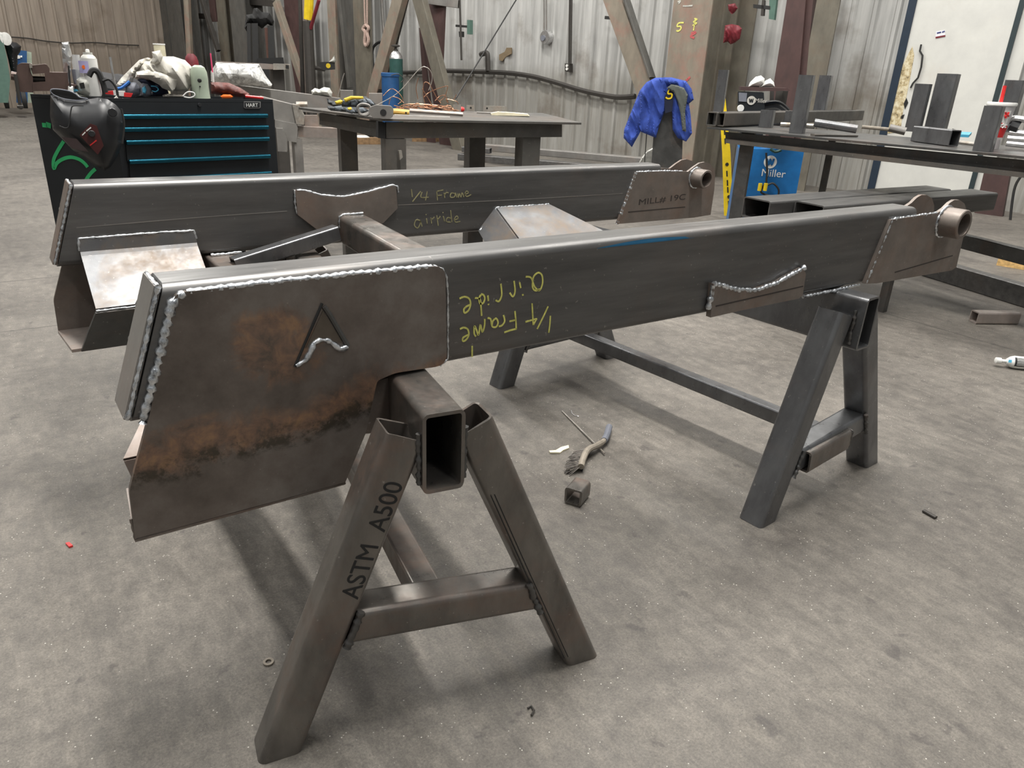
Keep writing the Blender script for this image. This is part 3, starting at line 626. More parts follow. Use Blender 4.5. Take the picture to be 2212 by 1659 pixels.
h2, HP2 = horse('blue-grey steel sawhorse under the right end of the frame, cut tube on its cross bar', (2.38, 1.28), (-.082, .997), .085, .185, .785, 1.62, .095, .095, (.33, .42), ((.09, .73), (.085, .70)), .03, (.20, .24), (.21, .21), M['horse_far'], .07, .215, .06, .006)
# stencil on the near leg
lat1 = V3((.986, -.165, 0)); a1 = V3((.165, .986, 0))
f = HP(-.375, .012, 0); tp = HP(-.075, .012, .745); up = (tp - f).normalized(); out = up.cross(a1).normalized()
if out.dot(lat1) > 0: out = -out
p = f + up * .425 - out * .030 - a1 * .0006
text('stencilled_text', 'ASTM  A500', p, up, out, .058, M['ink'], [o for o in h1.children if o.name.startswith('leg')][0], .0005, 0, .93)
# second short cross piece with an open burnt end on the far sawhorse; seam grooves on the near leg
bar2 = link('cross_bar', MB().rtube(HP2(-.165, .062, .200), HP2(.115, .062, .212), (-.082, .997, 0), .10, .082, .007, .012, jag=.006), M['horse'], h2)
link('weld_bead', MB().weld([HP2(.112, .014, .18), HP2(.115, .012, .25), HP2(.112, .06, .255)], .004), M['beam_dark'], bar2, 60)
LP = lambda a, b: PL(a, b, HP(0, .0115, 0), V3((.165, .986, 0)))
rl = [o for o in h1.children if o.name.startswith('leg')][1]
strokes('seam_groove', [[(1060, 1070), (1136, 1240), (1219, 1422)], [(1068, 1068), (1144, 1238), (1227, 1419)]], LP, -V3((.165, .986, 0)), .0022, M['black_and_shade'], rl, .0005)
# ================================================================== helpers for things farther off
class Fac:                                 # upright plane through a spot, turned to face the viewer's side of the hall
    def __init__(s, P0):
        s.P = V3(P0); n = V3((P0[0], P0[1], 0)).normalized(); s.n = n; s.r = V3((n.y, -n.x, 0))
    def __call__(s, px, py, d=0): return PL(px, py, s.P - s.n * d, s.n)
    def poly(s, L, d=0, th=.01): return MB().prism([s(a, b, d + th) for a, b in L], s.n * th)
    def loc(s, L, d=0):
        Q = [s(a, b, d) for a, b in L]; c = sum(Q, V3()) / len(Q); return c, [((q - c).dot(s.r), (q - c).z) for q in Q]
    def puff(s, L, depth, d=0, **kw):
        c, Q = s.loc(L, d); w_ = max(q[0] for q in Q) - min(q[0] for q in Q); h_ = max(q[1] for q in Q) - min(q[1] for q in Q)
        kw.setdefault('res', max(w_, h_) / 22); return MB().inflate(Q, c, s.r, ZZ, depth, **kw)
    def cyl(s, px0, px1, pyt, pyb, prof=None, d=0, n=20, ref=None):   # upright round body; its width is read at row ref
        q = ref or (pyt if pyb - pyt > 45 else pyb); a, b = s(px0, q, d), s(px1, q, d); r = (b - a).length / 2; c = (a + b) / 2
        c.z = s((px0 + px1) / 2, pyb, d).z; h = s((px0 + px1) / 2, pyt, d).z - c.z
        return MB().lathe(c, ZZ, [(r * p, h * q) for p, q in (prof or ((1, 0), (1, 1)))], n)
def fpy(f, px, d=0):                        # pixel row where the plane meets the floor
    a, b = f(px, 200, d).z, f(px, 210, d).z; return 200 + 10 * a / (a - b)
def merge(*ms):
    o = MB()
    for m_ in ms: o.add(m_.v, m_.f)
    return o
def dropz(p): return V3((p.x, p.y, 0))
def rope(pts, r, f, d=0, n=6): return MB().tube(smooth3([f(a, b, d) for a, b in pts]), r, n)
def smooth3(P, k=6):
    Q = []
    for i in range(len(P) - 1):
        a, b, c, d = P[max(i - 1, 0)], P[i], P[i + 1], P[min(i + 2, len(P) - 1)]
        for j in range(k):
            t = j / k; Q.append(.5 * ((2 * b) + (c - a) * t + (2 * a - 5 * b + 4 * c - d) * t * t + (3 * b - a - 3 * c + d) * t ** 3))
    return Q + [P[-1]]
# ================================================================== columns and braces along the long wall
def wallslab(mb, px0, px1, py, d, th, z1=5.6, z0=0, px0b=None):
    """upright plate d metres off the wall between two pixels at height row py"""
    a, b = WL(px0, py, d), WL(px1, py, d); a.z = b.z = z0
    mb.prism([a, b, b + ZZ * (z1 - z0), a + ZZ * (z1 - z0)], VW * th); return a, b
def hcol(px0, px1, py, d, depth, mat, label, name='steel_column', th=.03):
    mb = MB(); a, b = wallslab(mb, px0, px1, py, d, th); c = (a + b) / 2; w_ = (b - a).length; u = (b - a).normalized()
    mb.prism([c - u * .015 + VW * th, c + u * .015 + VW * th, c + u * .015 + VW * (depth - th), c - u * .015 + VW * (depth - th)], ZZ * 5.6)
    mb.prism([a + VW * (depth - th), b + VW * (depth - th), b + VW * depth, a + VW * depth], ZZ * 5.6)
    return tag(link(name, mb, mat, None, 0), label, 'column')
def brace(p, q, w_, depth, d, mat, label, dd=0, foot=True, par=None):
    """diagonal channel between two pixels, d off the wall"""
    a, b = WL(*p, d), WL(*q, d + dd); t = (b - a).normalized(); b = a + t * (a.z / -t.z) if foot else b; s_ = t.cross(VW).normalized()
    mb = MB().rtube(a, b, s_, w_, depth, .008, .004, seg=1, c1=ZZ if foot else None)
    if par: return link('edge_channel', mb, mat, par, 0)
    return tag(link('diagonal_brace', mb, mat, None, 0), label, 'brace')
colA = thing('steel_column', 'wide olive-tan steel column with chalk marks behind the blue jacket', 'column', WL(1486, 60, 1.0) * V3((1, 1, 0)))
mb = MB(); a, b = wallslab(mb, 1449, 1532, 60, 1.15, .03); link('flange', mb, M['col_tan'], colA, 0)
mb = MB(); wallslab(mb, 1531, 1560, 60, .85, .03); wallslab(mb, 1557, 1588, 60, .62, .03); link('web', mb, M['col'], colA, 0)
mb = MB(); a2, b2 = wallslab(mb, 1586, 1628, 60, .40, .03); link('flange', mb, M['col'], colA, 0)
mb = MB().prism([b + VW * .03, b + VW * .06 + UW * .03, b2 + UW * .3, b2 + UW * .27], ZZ * 5.6); link('web', mb, M['col'], colA, 0)
wa = lambda x, y: WL(x, y, 1.153)
strokes('chalk_mark', [[(1477, 49), (1466, 50), (1463, 57), (1470, 57), (1471, 62), (1466, 67), (1461, 66)]], wa, -VW, .022, M['chalk'], colA, .002)
strokes('chalk_mark', [[(1500, 40), (1506, 42), (1498, 47), (1505, 50), (1496, 55)], [(1502, 42), (1498, 66)]], wa, -VW, .018, M['chalk'], colA, .002)
strokes('chalk_mark', [[(1464, 4), (1470, 2), (1466, 8)], [(1475, 13), (1480, 13), (1486, 13), (1496, 12)]], wa, -VW, .02, M['dirty_white'], colA, .002)
strokes('chalk_mark', [[(1493, 72), (1503, 70), (1492, 78), (1500, 82)], [(1488, 170), (1482, 174), (1491, 166)]], wa, -VW, .03, M['pink_chalk'], colA, .002)
# column B: red oxide tapered leg and olive leg
mb = MB(); wallslab(mb, 1750, 1800, 80, .75, .03); wallslab(mb, 1742, 1752, 80, .45, .03)
tag(link('steel_column', mb, M['col'], None, 0), 'olive steel column left of the shiny corrugated wall', 'column')
mb = MB(); P = [WL(1706, 0, .8), WL(1741, 0, .8), WL(1735, 200, .8), WL(1672, 260, .8)]
P = [WL(1706, -40, .8), WL(1744, -40, .8), WL(1733, 260, .8), WL(1660, 260, .8)]; P[2].z = P[3].z = 0
mb.prism(P, VW * .05); mb.prism([p + VW * .05 for p in (P[1], P[1] - UW * .08, P[2] - UW * .08, P[2])], VW * .3)
tag(link('tapered_column', mb, M['oxide'], None, 0), 'dark red oxide tapered column behind the right workbench', 'column')
b_ = brace((1322, -12), (1400, 205), .30, .12, 1.0, M['col_tan'], 'wide olive-tan diagonal brace leaning down to the chalk-marked column', foot=False)
brace((1350, -12), (1409, 168), .035, .16, 1.06, M['col_grey'], '', foot=False, par=b_)
# middle bay
colC = thing('steel_column', 'grey built-up steel column with a rope hanging on it', 'column', WL(765, 80, .8) * V3((1, 1, 0)))
for px0, px1, d, mt in ((710, 727, .9, 'col_tan'), (725, 744, .6, 'col_grey'), (743, 766, .7, 'col_grey'), (765, 800, .95, 'col')):
    mb = MB(); wallslab(mb, px0, px1, 80, d, .05); link('flange' if mt != 'col_grey' else 'web', mb, M[mt], colC, 0)
f = lambda x, y, d=0: WL(x, y, 1.0 + d)
brace((735, -8), (757, 190), .10, .1, 1.0, M['col_grey'], 'narrow grey brace on the face of the rope column', foot=False)
mb = merge(rope([(787, -8), (788, 30), (789, 55)], .018, f), rope([(793, -8), (793, 30), (793, 55)], .018, f), rope([(789, 55), (784, 62), (789, 70), (788, 92), (792, 98), (796, 86), (793, 70), (796, 60), (790, 54)], .035, f))
tag(link('hanging_rope', mb, M['rope'], None), 'pinkish knotted rope hanging on the grey column', 'rope')
b_ = brace((866, -8), (808, 203), .28, .14, 1.6, M['col_tan'], 'tan diagonal brace leaning left of the green gas cylinder')
brace((875, -8), (822, 200), .05, .2, 1.55, M['pipe'], '', par=b_)
brace((905, -8), (960, 198), .26, .14, 1.5, M['col'], 'olive diagonal brace right of the green gas cylinder')
mb = MB().prism([WL(900, -8, 1.1), WL(960, -8, 1.1), WL(957, 60, 1.1), WL(953, 150, 1.1), dropz(WL(985, 285, 1.1)), dropz(WL(950, 280, 1.1))], VW * .06)
tag(link('tapered_column', mb, M['oxide'], None, 0), 'dark red oxide tapered column behind the olive diagonal brace', 'column')
mb = MB().prism([WL(905, 60, 1.0), WL(914, 95, 1.0), dropz(WL(938, 285, 1.0)), dropz(WL(922, 280, 1.0))], VW * .05)
tag(link('tapered_plate', mb, M['oxide'], None, 0), 'narrow red oxide plate at the foot of the tapered column', 'column')
tag(link('wall_girt', MB().rtube(WL(925, 0, 1.2), WL(992, 9, 1.0), ZZ, .14, .1, .01, .005, seg=1), M['grey'], None, 0), 'short grey girt at the top beside the tapered column', 'girt')
# far bays, left
for i, (x0, x1, d, mt, lab) in enumerate(((293, 316, 1.4, 'col_grey', 'grey steel column at the corner beside the tan end wall'), (322, 338, 1.2, 'col', 'olive steel column second from the tan end wall'),
        (348, 364, 1.1, 'col_grey', 'narrow grey steel column third from the tan end wall'), (366, 394, 1.3, 'col_grey', 'broad grey steel column fourth from the tan end wall'),
        (470, 490, 1.0, 'col', 'olive steel column left of the gap with bright chips'), (500, 532, 1.2, 'col_grey', 'broad grey column left of the black machine'))):
    hcol(x0, x1, 60, d, .5, M[mt], lab)
mb = MB().tube([WL(404, -8, 2.0), dropz(WL(403, 125, 2.0))], .09, 8); tag(link('pipe_post', mb, M['col_tan'], None), 'tan round post in front of the finely ribbed far wall', 'post')
brace((434, -10), (472, 110), .12, .1, 1.2, M['pipe'], 'dark diagonal brace in the finely ribbed far bay', foot=False)
mb = MB(); wallslab(mb, 453, 468, 20, 1.0, .05, 5.6, 1.5 + .8); tag(link('hanging_beam', mb, M['oxide'], None, 0), 'short dark red beam ending above the far bay', 'beam')
tag(link('wall_girt', MB().sbox(WL(408, 33, .4), WL(450, 36, .4), ZZ, .14, .1), M['pipe'], None, 0), 'dark horizontal girt across the finely ribbed far wall', 'girt')
tag(link('wall_girt', MB().sbox(WL(528, 3, .8), WL(598, 8, .8), ZZ, .14, .1), M['pipe'], None, 0), 'dark horizontal girt above the black machine', 'girt')
tag(link('wall_girt', MB().sbox(WL(603, 14, .3), WL(652, 37, .3), ZZ, .10, .1), M['grey'], None, 0), 'pale girt across the red oxide panel', 'girt')
brace((597, 4), (662, 200), .16, .12, 1.4, M['col_tan'], 'tan diagonal brace right of the black machine')
mb = MB().prism([WL(612, -8, .5), WL(660, -8, .5), dropz(WL(670, 245, .5)), dropz(WL(648, 242, .5)), WL(618, 60, .5)], VW * .05)
tag(link('oxide_sheet', mb, M['oxide'], None, 0), 'dark red oxide panel behind the tall grey poles', 'panel')
mb = MB().prism([WL(566, 60, .15), WL(579, 60, .15), WL(583, 126, .15), WL(572, 126, .15)], VW * .05)  # light in the far doorway, painted as a pink strip
tag(link('pink_light_strip', mb, flat('doorway_light_pink', (.42, .24, .2), .8), None, 0), 'upright pink strip of doorway light, painted as colour, behind the black machine', 'board')
fm = Fac(WL(560, 100, 3.0) * V3((1, 1, 0))); fb9 = fpy(fm, 560)
mt = thing('black_press', 'black arched iron press standing in the far bay', 'machine', fm(560, 135) * V3((1, 1, 0)))
link('head', fm.puff([(531, 32), (545, 30), (548, 18), (556, 17), (566, 26), (582, 28), (592, 45), (590, 58), (578, 52), (566, 62), (558, 56), (545, 50), (536, 52), (534, 70), (528, 60)], .25, folds=.08), M['black_and_shade'], mt)
for L in ([(533, 50), (541, 50), (545, fb9), (537, fb9)], [(544, 50), (557, 50), (562, fb9), (550, fb9)], [(578, 55), (592, 55), (596, fb9), (585, fb9)]): link('leg', fm.poly(L, 0, .25), M['black_matte'], mt, 0)
link('base', fm.poly([(556, 126), (612, 124), (614, 138), (590, fb9), (556, fb9)], .05, .5), M['black_and_shade'], mt, 0)
for x0, x1, r, mt_, lab in ((649, 651, .05, 'pipe', 'thin grey pole beside the red oxide panel'), (657.5, 661, .05, 'pale', 'thin silver pole right of the red oxide panel')):
    mb = MB().tube([WL(x0, -8, 2.2), dropz(WL(x1, 200, 2.2))], r, 8); tag(link('pole', mb, M[mt_], None), lab, 'pole')
py_ = thing('jib_post', 'dark upright post with a yellow sleeve and red lever at its top', 'post', WL(672, 100, 2.4) * V3((1, 1, 0)))
link('post', MB().tube([WL(665, 46, 2.4), dropz(WL(671, 200, 2.4))], .10, 10), M['pipe'], py_); link('sleeve', MB().tube([WL(668, -8, 2.4), WL(666, 42, 2.4)], .09, 10), M['yellow'], py_)
link('lever', MB().tube([WL(689, 0, 2.4), WL(671, 62, 2.4)], .035, 6), M['darkred'], py_)
# things on the long wall
def wtube(L, r, d, n=6): return MB().tube(smooth3([WL(a, b, d) for a, b in L]), r, n)
cab = wtube([(962, 153), (1040, 155), (1100, 158), (1150, 165), (1200, 178), (1260, 196), (1318, 208), (1345, 210), (1372, 208)], .045, .12)
tag(link('wall_cable', cab, M['pipe']), 'thick dark cable sagging along the corrugated wall to the jacket', 'cable')
tag(link('wall_cable', wtube([(20, 82), (60, 84), (90, 90), (150, 93), (205, 93), (250, 97), (300, 98)], .03, 0), M['pipe']), 'thin line sagging across the tan end wall', 'cable') if 0 else None
q = [EWp(a, b, .08) for a, b in [(25, 80), (62, 83), (100, 89), (150, 93), (205, 92), (250, 96), (300, 98)]]
tag(link('wall_cable', MB().tube(smooth3(q), .016, 6), M['pipe']), 'thin dark cable strung across the tan end wall', 'cable')
tag(link('wall_pipe', wtube([(672, 145), (700, 150)], .05, .3), M['pipe']), 'short dark pipe stub beside the jib post', 'pipe')
tag(link('wall_pipe', wtube([(870, 157), (912, 156)], .04, .1), M['pipe']), 'dark pipe on the wall right of the gas cylinder', 'pipe')
tag(link('bent_pipe', wtube([(1038, 118), (1048, 115), (1053, 118), (1054, 153)], .05, .15), M['pipe']), 'dark hook-shaped pipe rising from the wall cable', 'pipe')
tag(link('conduit', wtube([(824, -8), (828, 60), (833, 95)], .03, .1), M['grey']), 'thin conduit above the hose in the middle bay', 'conduit')
h_ = wtube([(826, 94), (820, 91), (808, 100), (804, 120), (809, 155), (812, 160)], .03, .4); tag(link('hose', h_, M['black_matte']), 'black hose looping down beside the rope column', 'hose')
t = thing('outlet_box', 'pale round box on twin conduits on the corrugated wall', 'electrical box', WL(1177, 80, .1))
link('box', MB().lathe(WL(1176, 80, .16), VW, [(.11, 0), (.12, .02), (.12, .12)], 16), M['silver'], t); link('cover', MB().lathe(WL(1172, 82, .18), VW, [(.05, 0), (.05, .02)], 12), M['purplegrey'], t)
for x in (1175, 1180): link('conduit', wtube([(x, -8), (x + .5, 70)], .015, .1), M['grey'], t)
t = thing('outlet_box', 'small dark outlet at the end of a long conduit on the wall', 'electrical box', WL(1227, 147, .1))
link('box', MB().prism([WL(a, b, .12) for a, b in [(1220, 137), (1230, 137), (1230, 156), (1220, 154)]], VW * .1), M['pipe'], t, 0)
for y in (142, 149): link('socket', MB().lathe(WL(1224, y, .14), VW, [(.025, 0), (.025, .02)], 10), M['white'], t)
for x in (1231, 1235): link('conduit', wtube([(x, -8), (x - 2, 138)], .018, .1), M['pipe'], t)
t = thing('green_bracket', 'dark green T-shaped clamp on a hoist rope in front of the wall', 'clamp', WL(1000, 60, 1.0))
link('bar', MB().prism([WL(a, b, 1) for a, b in [(1009, 43), (1015, 43), (1015, 74), (1009, 74)]], VW * .08), M['mgreen'], t, 0)
link('arm', MB().prism([WL(a, b, 1) for a, b in [(984, 53), (1009, 55), (1009, 60), (984, 58)]], VW * .06), M['cable'], t, 0)
link('rope', wtube([(993, -8), (995, 60), (997, 130)], .02, 1.0), M['pipe'], t); link('hook', MB().prism([WL(a, b, 1) for a, b in [(991, 68), (998, 68), (998, 80), (992, 80)]], VW * .06), M['cable'], t, 0)
t = thing('green_bracket', 'dark green clamp hanging above the coiled cable at the right column', 'clamp', WL(1665, 20, .8))
link('bar', MB().prism([WL(a, b, .8) for a, b in [(1662, -8), (1678, -8), (1672, 43), (1661, 41)]], VW * .06), M['mgreen'], t, 0)
link('arm', MB().prism([WL(a, b, .8) for a, b in [(1627, 9), (1664, 13), (1664, 21), (1627, 17)]], VW * .06), M['cable'], t, 0)
link('hook', MB().prism([WL(a, b, .8) for a, b in [(1646, 0), (1651, 0), (1649, 34), (1643, 34)]], VW * .05), M['pipe'], t, 0)
tag(link('pull_wire', MB().tube([WL(1122, -12, .6), WL(985, 212, 2.5)], .012, 5), M['cable']), 'thin straight wire slanting down across the corrugated wall', 'wire')
tag(link('peg', MB().sbox(WL(1308, 38, .3), WL(1322, 39, .3), ZZ, .05, .05), M['cable'], None, 0), 'short black peg left of the wide diagonal brace', 'peg')
wd = MB().prism([WL(a, b, .05) for a, b in [(1078, 118), (1090, 112), (1094, 103), (1104, 103), (1104, 116), (1092, 123), (1085, 132), (1078, 130)]], VW * .03)
tag(link('tar_patch', wd, flat('brown_stain', (.20, .15, .09), .8), None, 0), 'brown tar patch on the corrugated wall', 'patch')
# red hooks on the column, level
fr = Fac(WL(1582, 60, 1.3))
for L, dp, lab in (([(1572, 10), (1588, 7), (1594, 18), (1586, 28), (1580, 31), (1574, 22)], .05, 'small dark red clamp hanging alone high on the column'),
        ([(1566, 55), (1580, 52), (1596, 55), (1603, 62), (1598, 84), (1588, 92), (1578, 96), (1572, 90), (1562, 93), (1564, 72)], .09, 'cluster of dark red iron clamps hanging on the column')):
    tag(link('red_clamp', fr.puff(L, dp, folds=.06, fs=16), M['darkred']), lab, 'clamp')
fl = Fac(Zp(1572, 470, .3) * V3((1, 1, 0)) * 1.25)
t = thing('spirit_level', 'long yellow spirit level leaning upright beside the right workbench', 'level', fl(1578, 470) * V3((1, 1, 0)))
lv = [(1561, 190), (1565, 192), (1578, 330), (1584, 466), (1564, 466), (1560, 330), (1555, 248)]
link('rail', fl.poly(lv, 0, .04), M['yellow'], t, 0)
for y in (262, 355, 425):
    x = 1561 + (y - 192) * .058
    link('vial', MB().lathe(fl(x, y, .047), fl.n, [(.018, 0), (.018, .008)], 14), M['black_and_shade'], t)
for y in (225, 285, 305, 375, 395, 410, 440, 455):
    x = 1560 + (y - 192) * .055; link('slot', fl.poly([(x - 1.5, y - 6), (x + 1.5, y - 6), (x + 2, y + 6), (x - 1, y + 6)], .041, .003), M['black_and_shade'], t, 0)
# gas cylinder and drum
fc = Fac(WL(850, 100, 2.0) * V3((1, 1, 0)))
t = thing('gas_cylinder', 'dark green gas cylinder with silver shoulder between two diagonal braces', 'gas cylinder', fc(855, 215) * V3((1, 1, 0)))
link('body', fc.cyl(841, 870, 127, fpy(fc, 855)), M['cylgreen'], t); link('shoulder', fc.cyl(841, 870, 110, 128, ((1, 0), (.95, .35), (.7, .75), (.38, 1))), M['silver'], t)
link('valve', fc.cyl(850.5, 860, 100, 112, ((1, 0), (.9, .4), (.5, .5), (.5, 1))), M['pipe'], t); link('hand_wheel', fc.cyl(845, 864, 96, 102, ((.3, 0), (1, .3), (1, .7), (.3, 1))), M['pipe'], t)
t = thing('plastic_drum', 'blue plastic drum in front of the green gas cylinder', 'drum', fc(835, 228, .6) * V3((1, 1, 0)))
link('drum', fc.cyl(824, 862, 163, fpy(fc, 843, .6), ((.9, 0), (1, .1), (1, .9), (.97, 1)), .6), M['blue'], t); link('lid', fc.cyl(823, 863, 157, 165, ((1, 0), (1, .8), (.9, 1)), .6), M['blue'], t)
link('handle', rope([(845, 163), (860, 160), (872, 170), (866, 178)], .008, fc, .8), M['pipe'], t)
# ================================================================== jacket hung on a dark post
fj = Fac(Zp(1420, 500, .0) * V3((1, 1, 0)) * 1.0 + V3((1.2, 1.1, 0)))
FJ = fj
tag(link('dark_post', fj.poly([(1418, 205), (1478, 205), (1466, 560), (1392, 560)], -.18, .12), M['beam_dark'], None, 0), 'dark steel post under the blue jacket', 'post')
J = thing('blue_jacket', 'royal blue jacket draped over a dark post before the tan column', 'jacket', fj(1420, 300))
link('body', fj.puff([(1382, 196), (1396, 178), (1415, 168), (1440, 167), (1462, 172), (1448, 182), (1440, 200), (1436, 240), (1424, 270), (1417, 298), (1385, 285), (1374, 262), (1380, 225)], .07, .03, folds=.085, fs=10, res=.016), M['blue_cloth'], J)
link('sleeve', fj.puff([(1392, 186), (1382, 196), (1372, 220), (1362, 245), (1348, 280), (1347, 298), (1365, 318), (1372, 305), (1384, 284), (1394, 262), (1404, 225)], .06, .0, folds=.06, fs=15, seed=4, res=.016), M['blue_cloth'], J)
link('collar', fj.puff([(1420, 168), (1450, 167), (1482, 175), (1494, 192), (1499, 215), (1486, 226), (1470, 205), (1456, 186), (1436, 184), (1440, 200), (1432, 200), (1424, 180)], .06, .03, folds=.04, fs=18, seed=2, res=.014), M['blue_cloth'], J)
link('sleeve', fj.puff([(1456, 196), (1472, 200), (1488, 220), (1492, 250), (1495, 288), (1482, 306), (1464, 298), (1453, 280), (1452, 250), (1450, 220)], .05, .0, folds=.05, fs=15, seed=9, res=.014), M['blue_cloth'], J)
link('lining', fj.puff([(1462, 184), (1478, 190), (1486, 205), (1480, 240), (1482, 285), (1474, 282), (1470, 245), (1464, 220), (1456, 200), (1440, 190), (1450, 182)], .02, .09, folds=.01, fs=18, seed=5, res=.014), M['lining'], J)
link('neck_opening', fj.poly([(1443, 192), (1456, 200), (1452, 240), (1437, 245), (1434, 215)], .055, .01), M['navy'], J, 0)
strokes('number_patch', [[(1455, 193), (1446, 193), (1443, 202), (1451, 203), (1450, 211), (1443, 213), (1438, 210)]], lambda a, b: fj(a, b, .068), -fj.n, .016, M['yellow'], J, .003)
fw = Fac(fj.P * 1.06)
tag(link('white_plate', fw.puff([(1417, 315), (1418, 340), (1408, 360), (1380, 352), (1386, 340), (1398, 326)], .02), M['dirty_white']), 'rounded white plate leaning behind the end of the far frame beam', 'plate')
tag(link('draw_line', rope([(1399, 250), (1396, 300), (1392, 358)], .006, fj, -.03), M['cable']), 'thin black cord hanging below the blue jacket', 'cord')
# ================================================================== tool chest
lam = .60
def top(px, py, z): return Zp(px, py, z)
ZC = 1.43 - .27 * lam
FL, FR, BL = top(240, 212, ZC), top(589, 215, ZC), top(65, 203, ZC); BR = FR + (BL - FL).normalized() * .30 + V3((.17, .02, 0))
nf = (FR - FL).normalized().cross(ZZ); nf = -nf if nf.dot(FL - EYE) > 0 else nf       # outward normal of the front
ns = (BL - FL).normalized().cross(ZZ); ns = -ns if ns.dot(FL - EYE) > 0 else ns
CF = lambda px, py, d=0: PL(px, py, FL + nf * d, nf); CS = lambda px, py, d=0: PL(px, py, FL + ns * d, ns)
zc0 = CS(130, 556).z
chest = thing('tool_chest', 'charcoal steel tool chest with teal drawer pulls and green graffiti on its side', 'tool chest', ((FL + BR) / 2) * V3((1, 1, 0)))
link('body', MB().prism([V3((p.x, p.y, zc0)) for p in (FL, FR, BR, BL)], ZZ * (ZC - zc0 - .012)), M['chest'], chest, 0)
mb = MB(); ring = [FL, FR, BR, BL]
for i in range(4):
    a, b = ring[i], ring[(i + 1) % 4]; c = (FL + BR) / 2; inn = lambda p: p + (V3((c.x, c.y, p.z)) - p).normalized() * .012
    mb.prism([a - ZZ * .0, b, inn(b), inn(a)], ZZ * -.014)
link('top_rim', mb, M['chest'], chest, 0)
yl = [(249, 281), (277, 311), (305, 352), (347, 392), (388, 430)]
for i, (y0, y1) in enumerate(yl):
    x0 = 262 + (y0 - 245) * .16; x1 = 579 + (y0 - 245) * .06; sh = -(y0 - 232) * .11
    f0 = [(x0, y0), (x1, y0 + sh), (x1 + 2, y1 - 3 + sh * 1.15), (x0 + 4, y1 - 3)]
    dr = link('drawer', MB().prism([CF(a, b, .008) for a, b in f0], -nf * .006), M['chest'], chest, 0)
    a, b = CF(x0 + 1, y0 + 3, .018), CF(x1 - 2, y0 + 3 + sh, .018)
    link('pull', MB().sbox(a, b, ZZ, .0185, .018, .008, 4), M['teal'], dr)
bd = link('badge', MB().prism([CF(a, b, .004) for a, b in [(527, 219), (563, 219.5), (563, 232), (560, 234), (530, 234), (527, 232)]], -nf * .003), M['silver'], chest, 0)
link('badge_field', MB().prism([CF(a, b, .006) for a, b in [(528.5, 220.5), (561.5, 221), (561.5, 232), (559, 233), (531, 233), (528.5, 231.5)]], -nf * .003), M['black'], bd, 0)
text('badge_text', 'HART', CF(531.5, 231, .0075), FR - FL, ZZ, .022, M['white'], bd, .0006, 0, .98)
link('lock', MB().lathe(CF(432, 227, .008), -nf, [(.007, 0), (.008, .002), (.008, .006)], 14), M['black'], chest)
gz = lambda L: [[(40 + a / 4.15, 180 + b / 4.15) for a, b in l] for l in L]
for L in gz([[(405, 520), (350, 610), (315, 690), (318, 765), (345, 715), (400, 678), (470, 662), (540, 680), (590, 715), (620, 752)], [(690, 768), (655, 800), (622, 842), (600, 880)], [(232, 355), (238, 395)], [(270, 352), (268, 398)]]):
    strokes('green_graffiti', [L], lambda a, b: CS(a, b, .001), ns, .0135 if len(L) > 2 else .02, M['green_paint'], chest, .001)
stand = MB()
for p in (FL * .35 + BR * .65, FR * .75 + BL * .25, BR * .8 + FL * .2):
    stand.abox((p.x - .03, p.y - .03, 0), (p.x + .03, p.y + .03, zc0))
c = (FL + BR) / 2; link('stand', stand, M['chest'], chest, 0)
# things on the chest
def fon(px, py, z=None): return Fac(Zp(px, py, ZC if z is None else z))
fv = Fac((BL * .75 + FL * .25)); F1 = fv
vs = thing('bench_vise', 'brown cast-iron bench vise clamped on the left corner of the tool chest', 'vise', fv(90, 195))
link('body', fv.poly(rpoly([(64, 142), (100, 138), (107, 148), (107, 156), (146, 157), (148, 180), (166, 184), (148, 196), (71, 197), (70, 178), (98, 176), (96, 158), (70, 160)], {0: 3, 1: 4}), 0, .085), M['vise'], vs)
link('moving_jaw', fv.poly(rpoly([(37, 140), (46, 136), (66, 137), (64, 144), (67, 158), (71, 168), (72, 200), (33, 198), (38, 175), (36, 160)], {0: 3, 1: 3, 7: 4}), .008, .075), M['vise'], vs)
link('jaw_face', fv.poly([(63, 138), (69, 138), (70, 147), (64, 147)], .012, .08), M['bright_tube'], vs, 0)
link('screw', MB().tube([fv(70, 171, .05), fv(98, 172, .05)], .011, 10), M['pipe'], vs)
link('screw_head', MB().tube([fv(24, 163, .06), fv(42, 167, .06)], .016, 10), M['vise'], vs)
link('handle_bar', merge(MB().tube([fv(33, 160, .09), fv(44, 230, .09)], .006, 8), MB().lathe(fv(44, 231, .09), ZZ, [(.004, -.008), (.011, -.004), (.011, .004), (.004, .008)], 10)), M['pipe'], vs)
f = fon(190, 208); t = thing('spray_can', 'white spray can with a pale lilac label standing by the vise', 'spray can', f(190, 192))
link('can', f.cyl(173, 209, 126, 207), M['white'], t); link('shoulder', f.cyl(174, 208, 113, 126, ((1, 0), (.9, .3), (.62, .6), (.6, 1))), M['dirty_white'], t); link('nozzle', f.cyl(185, 194, 106, 114, ((1, 0), (1, .7), (.6, 1))), M['white'], t)
r_ = (f(209, 150) - f(173, 150)).length / 2
mb = MB(); c = f(191, 170)
for k in range(9):
    g_ = math.radians(-60 + 75 * k / 8) ; d_ = -f.n * math.cos(g_) + f.r * math.sin(g_) * 1.0
    for z_ in (f(191, 158).z, f(191, 132).z): mb.v.append(V3((c.x, c.y, z_)) + d_ * (r_ + .0006))
mb.f = [(2 * k, 2 * k + 2, 2 * k + 3, 2 * k + 1) for k in range(8)]; mb.v = [v + f.r * .0 for v in mb.v]
link('label_panel', mb, flat('lilac_print', (.45, .42, .68), .5), t); link('logo_dot', MB().lathe(f(181, 145, r_), f.n, [(.007, 0), (.007, .004)], 12), M['orange'], t)
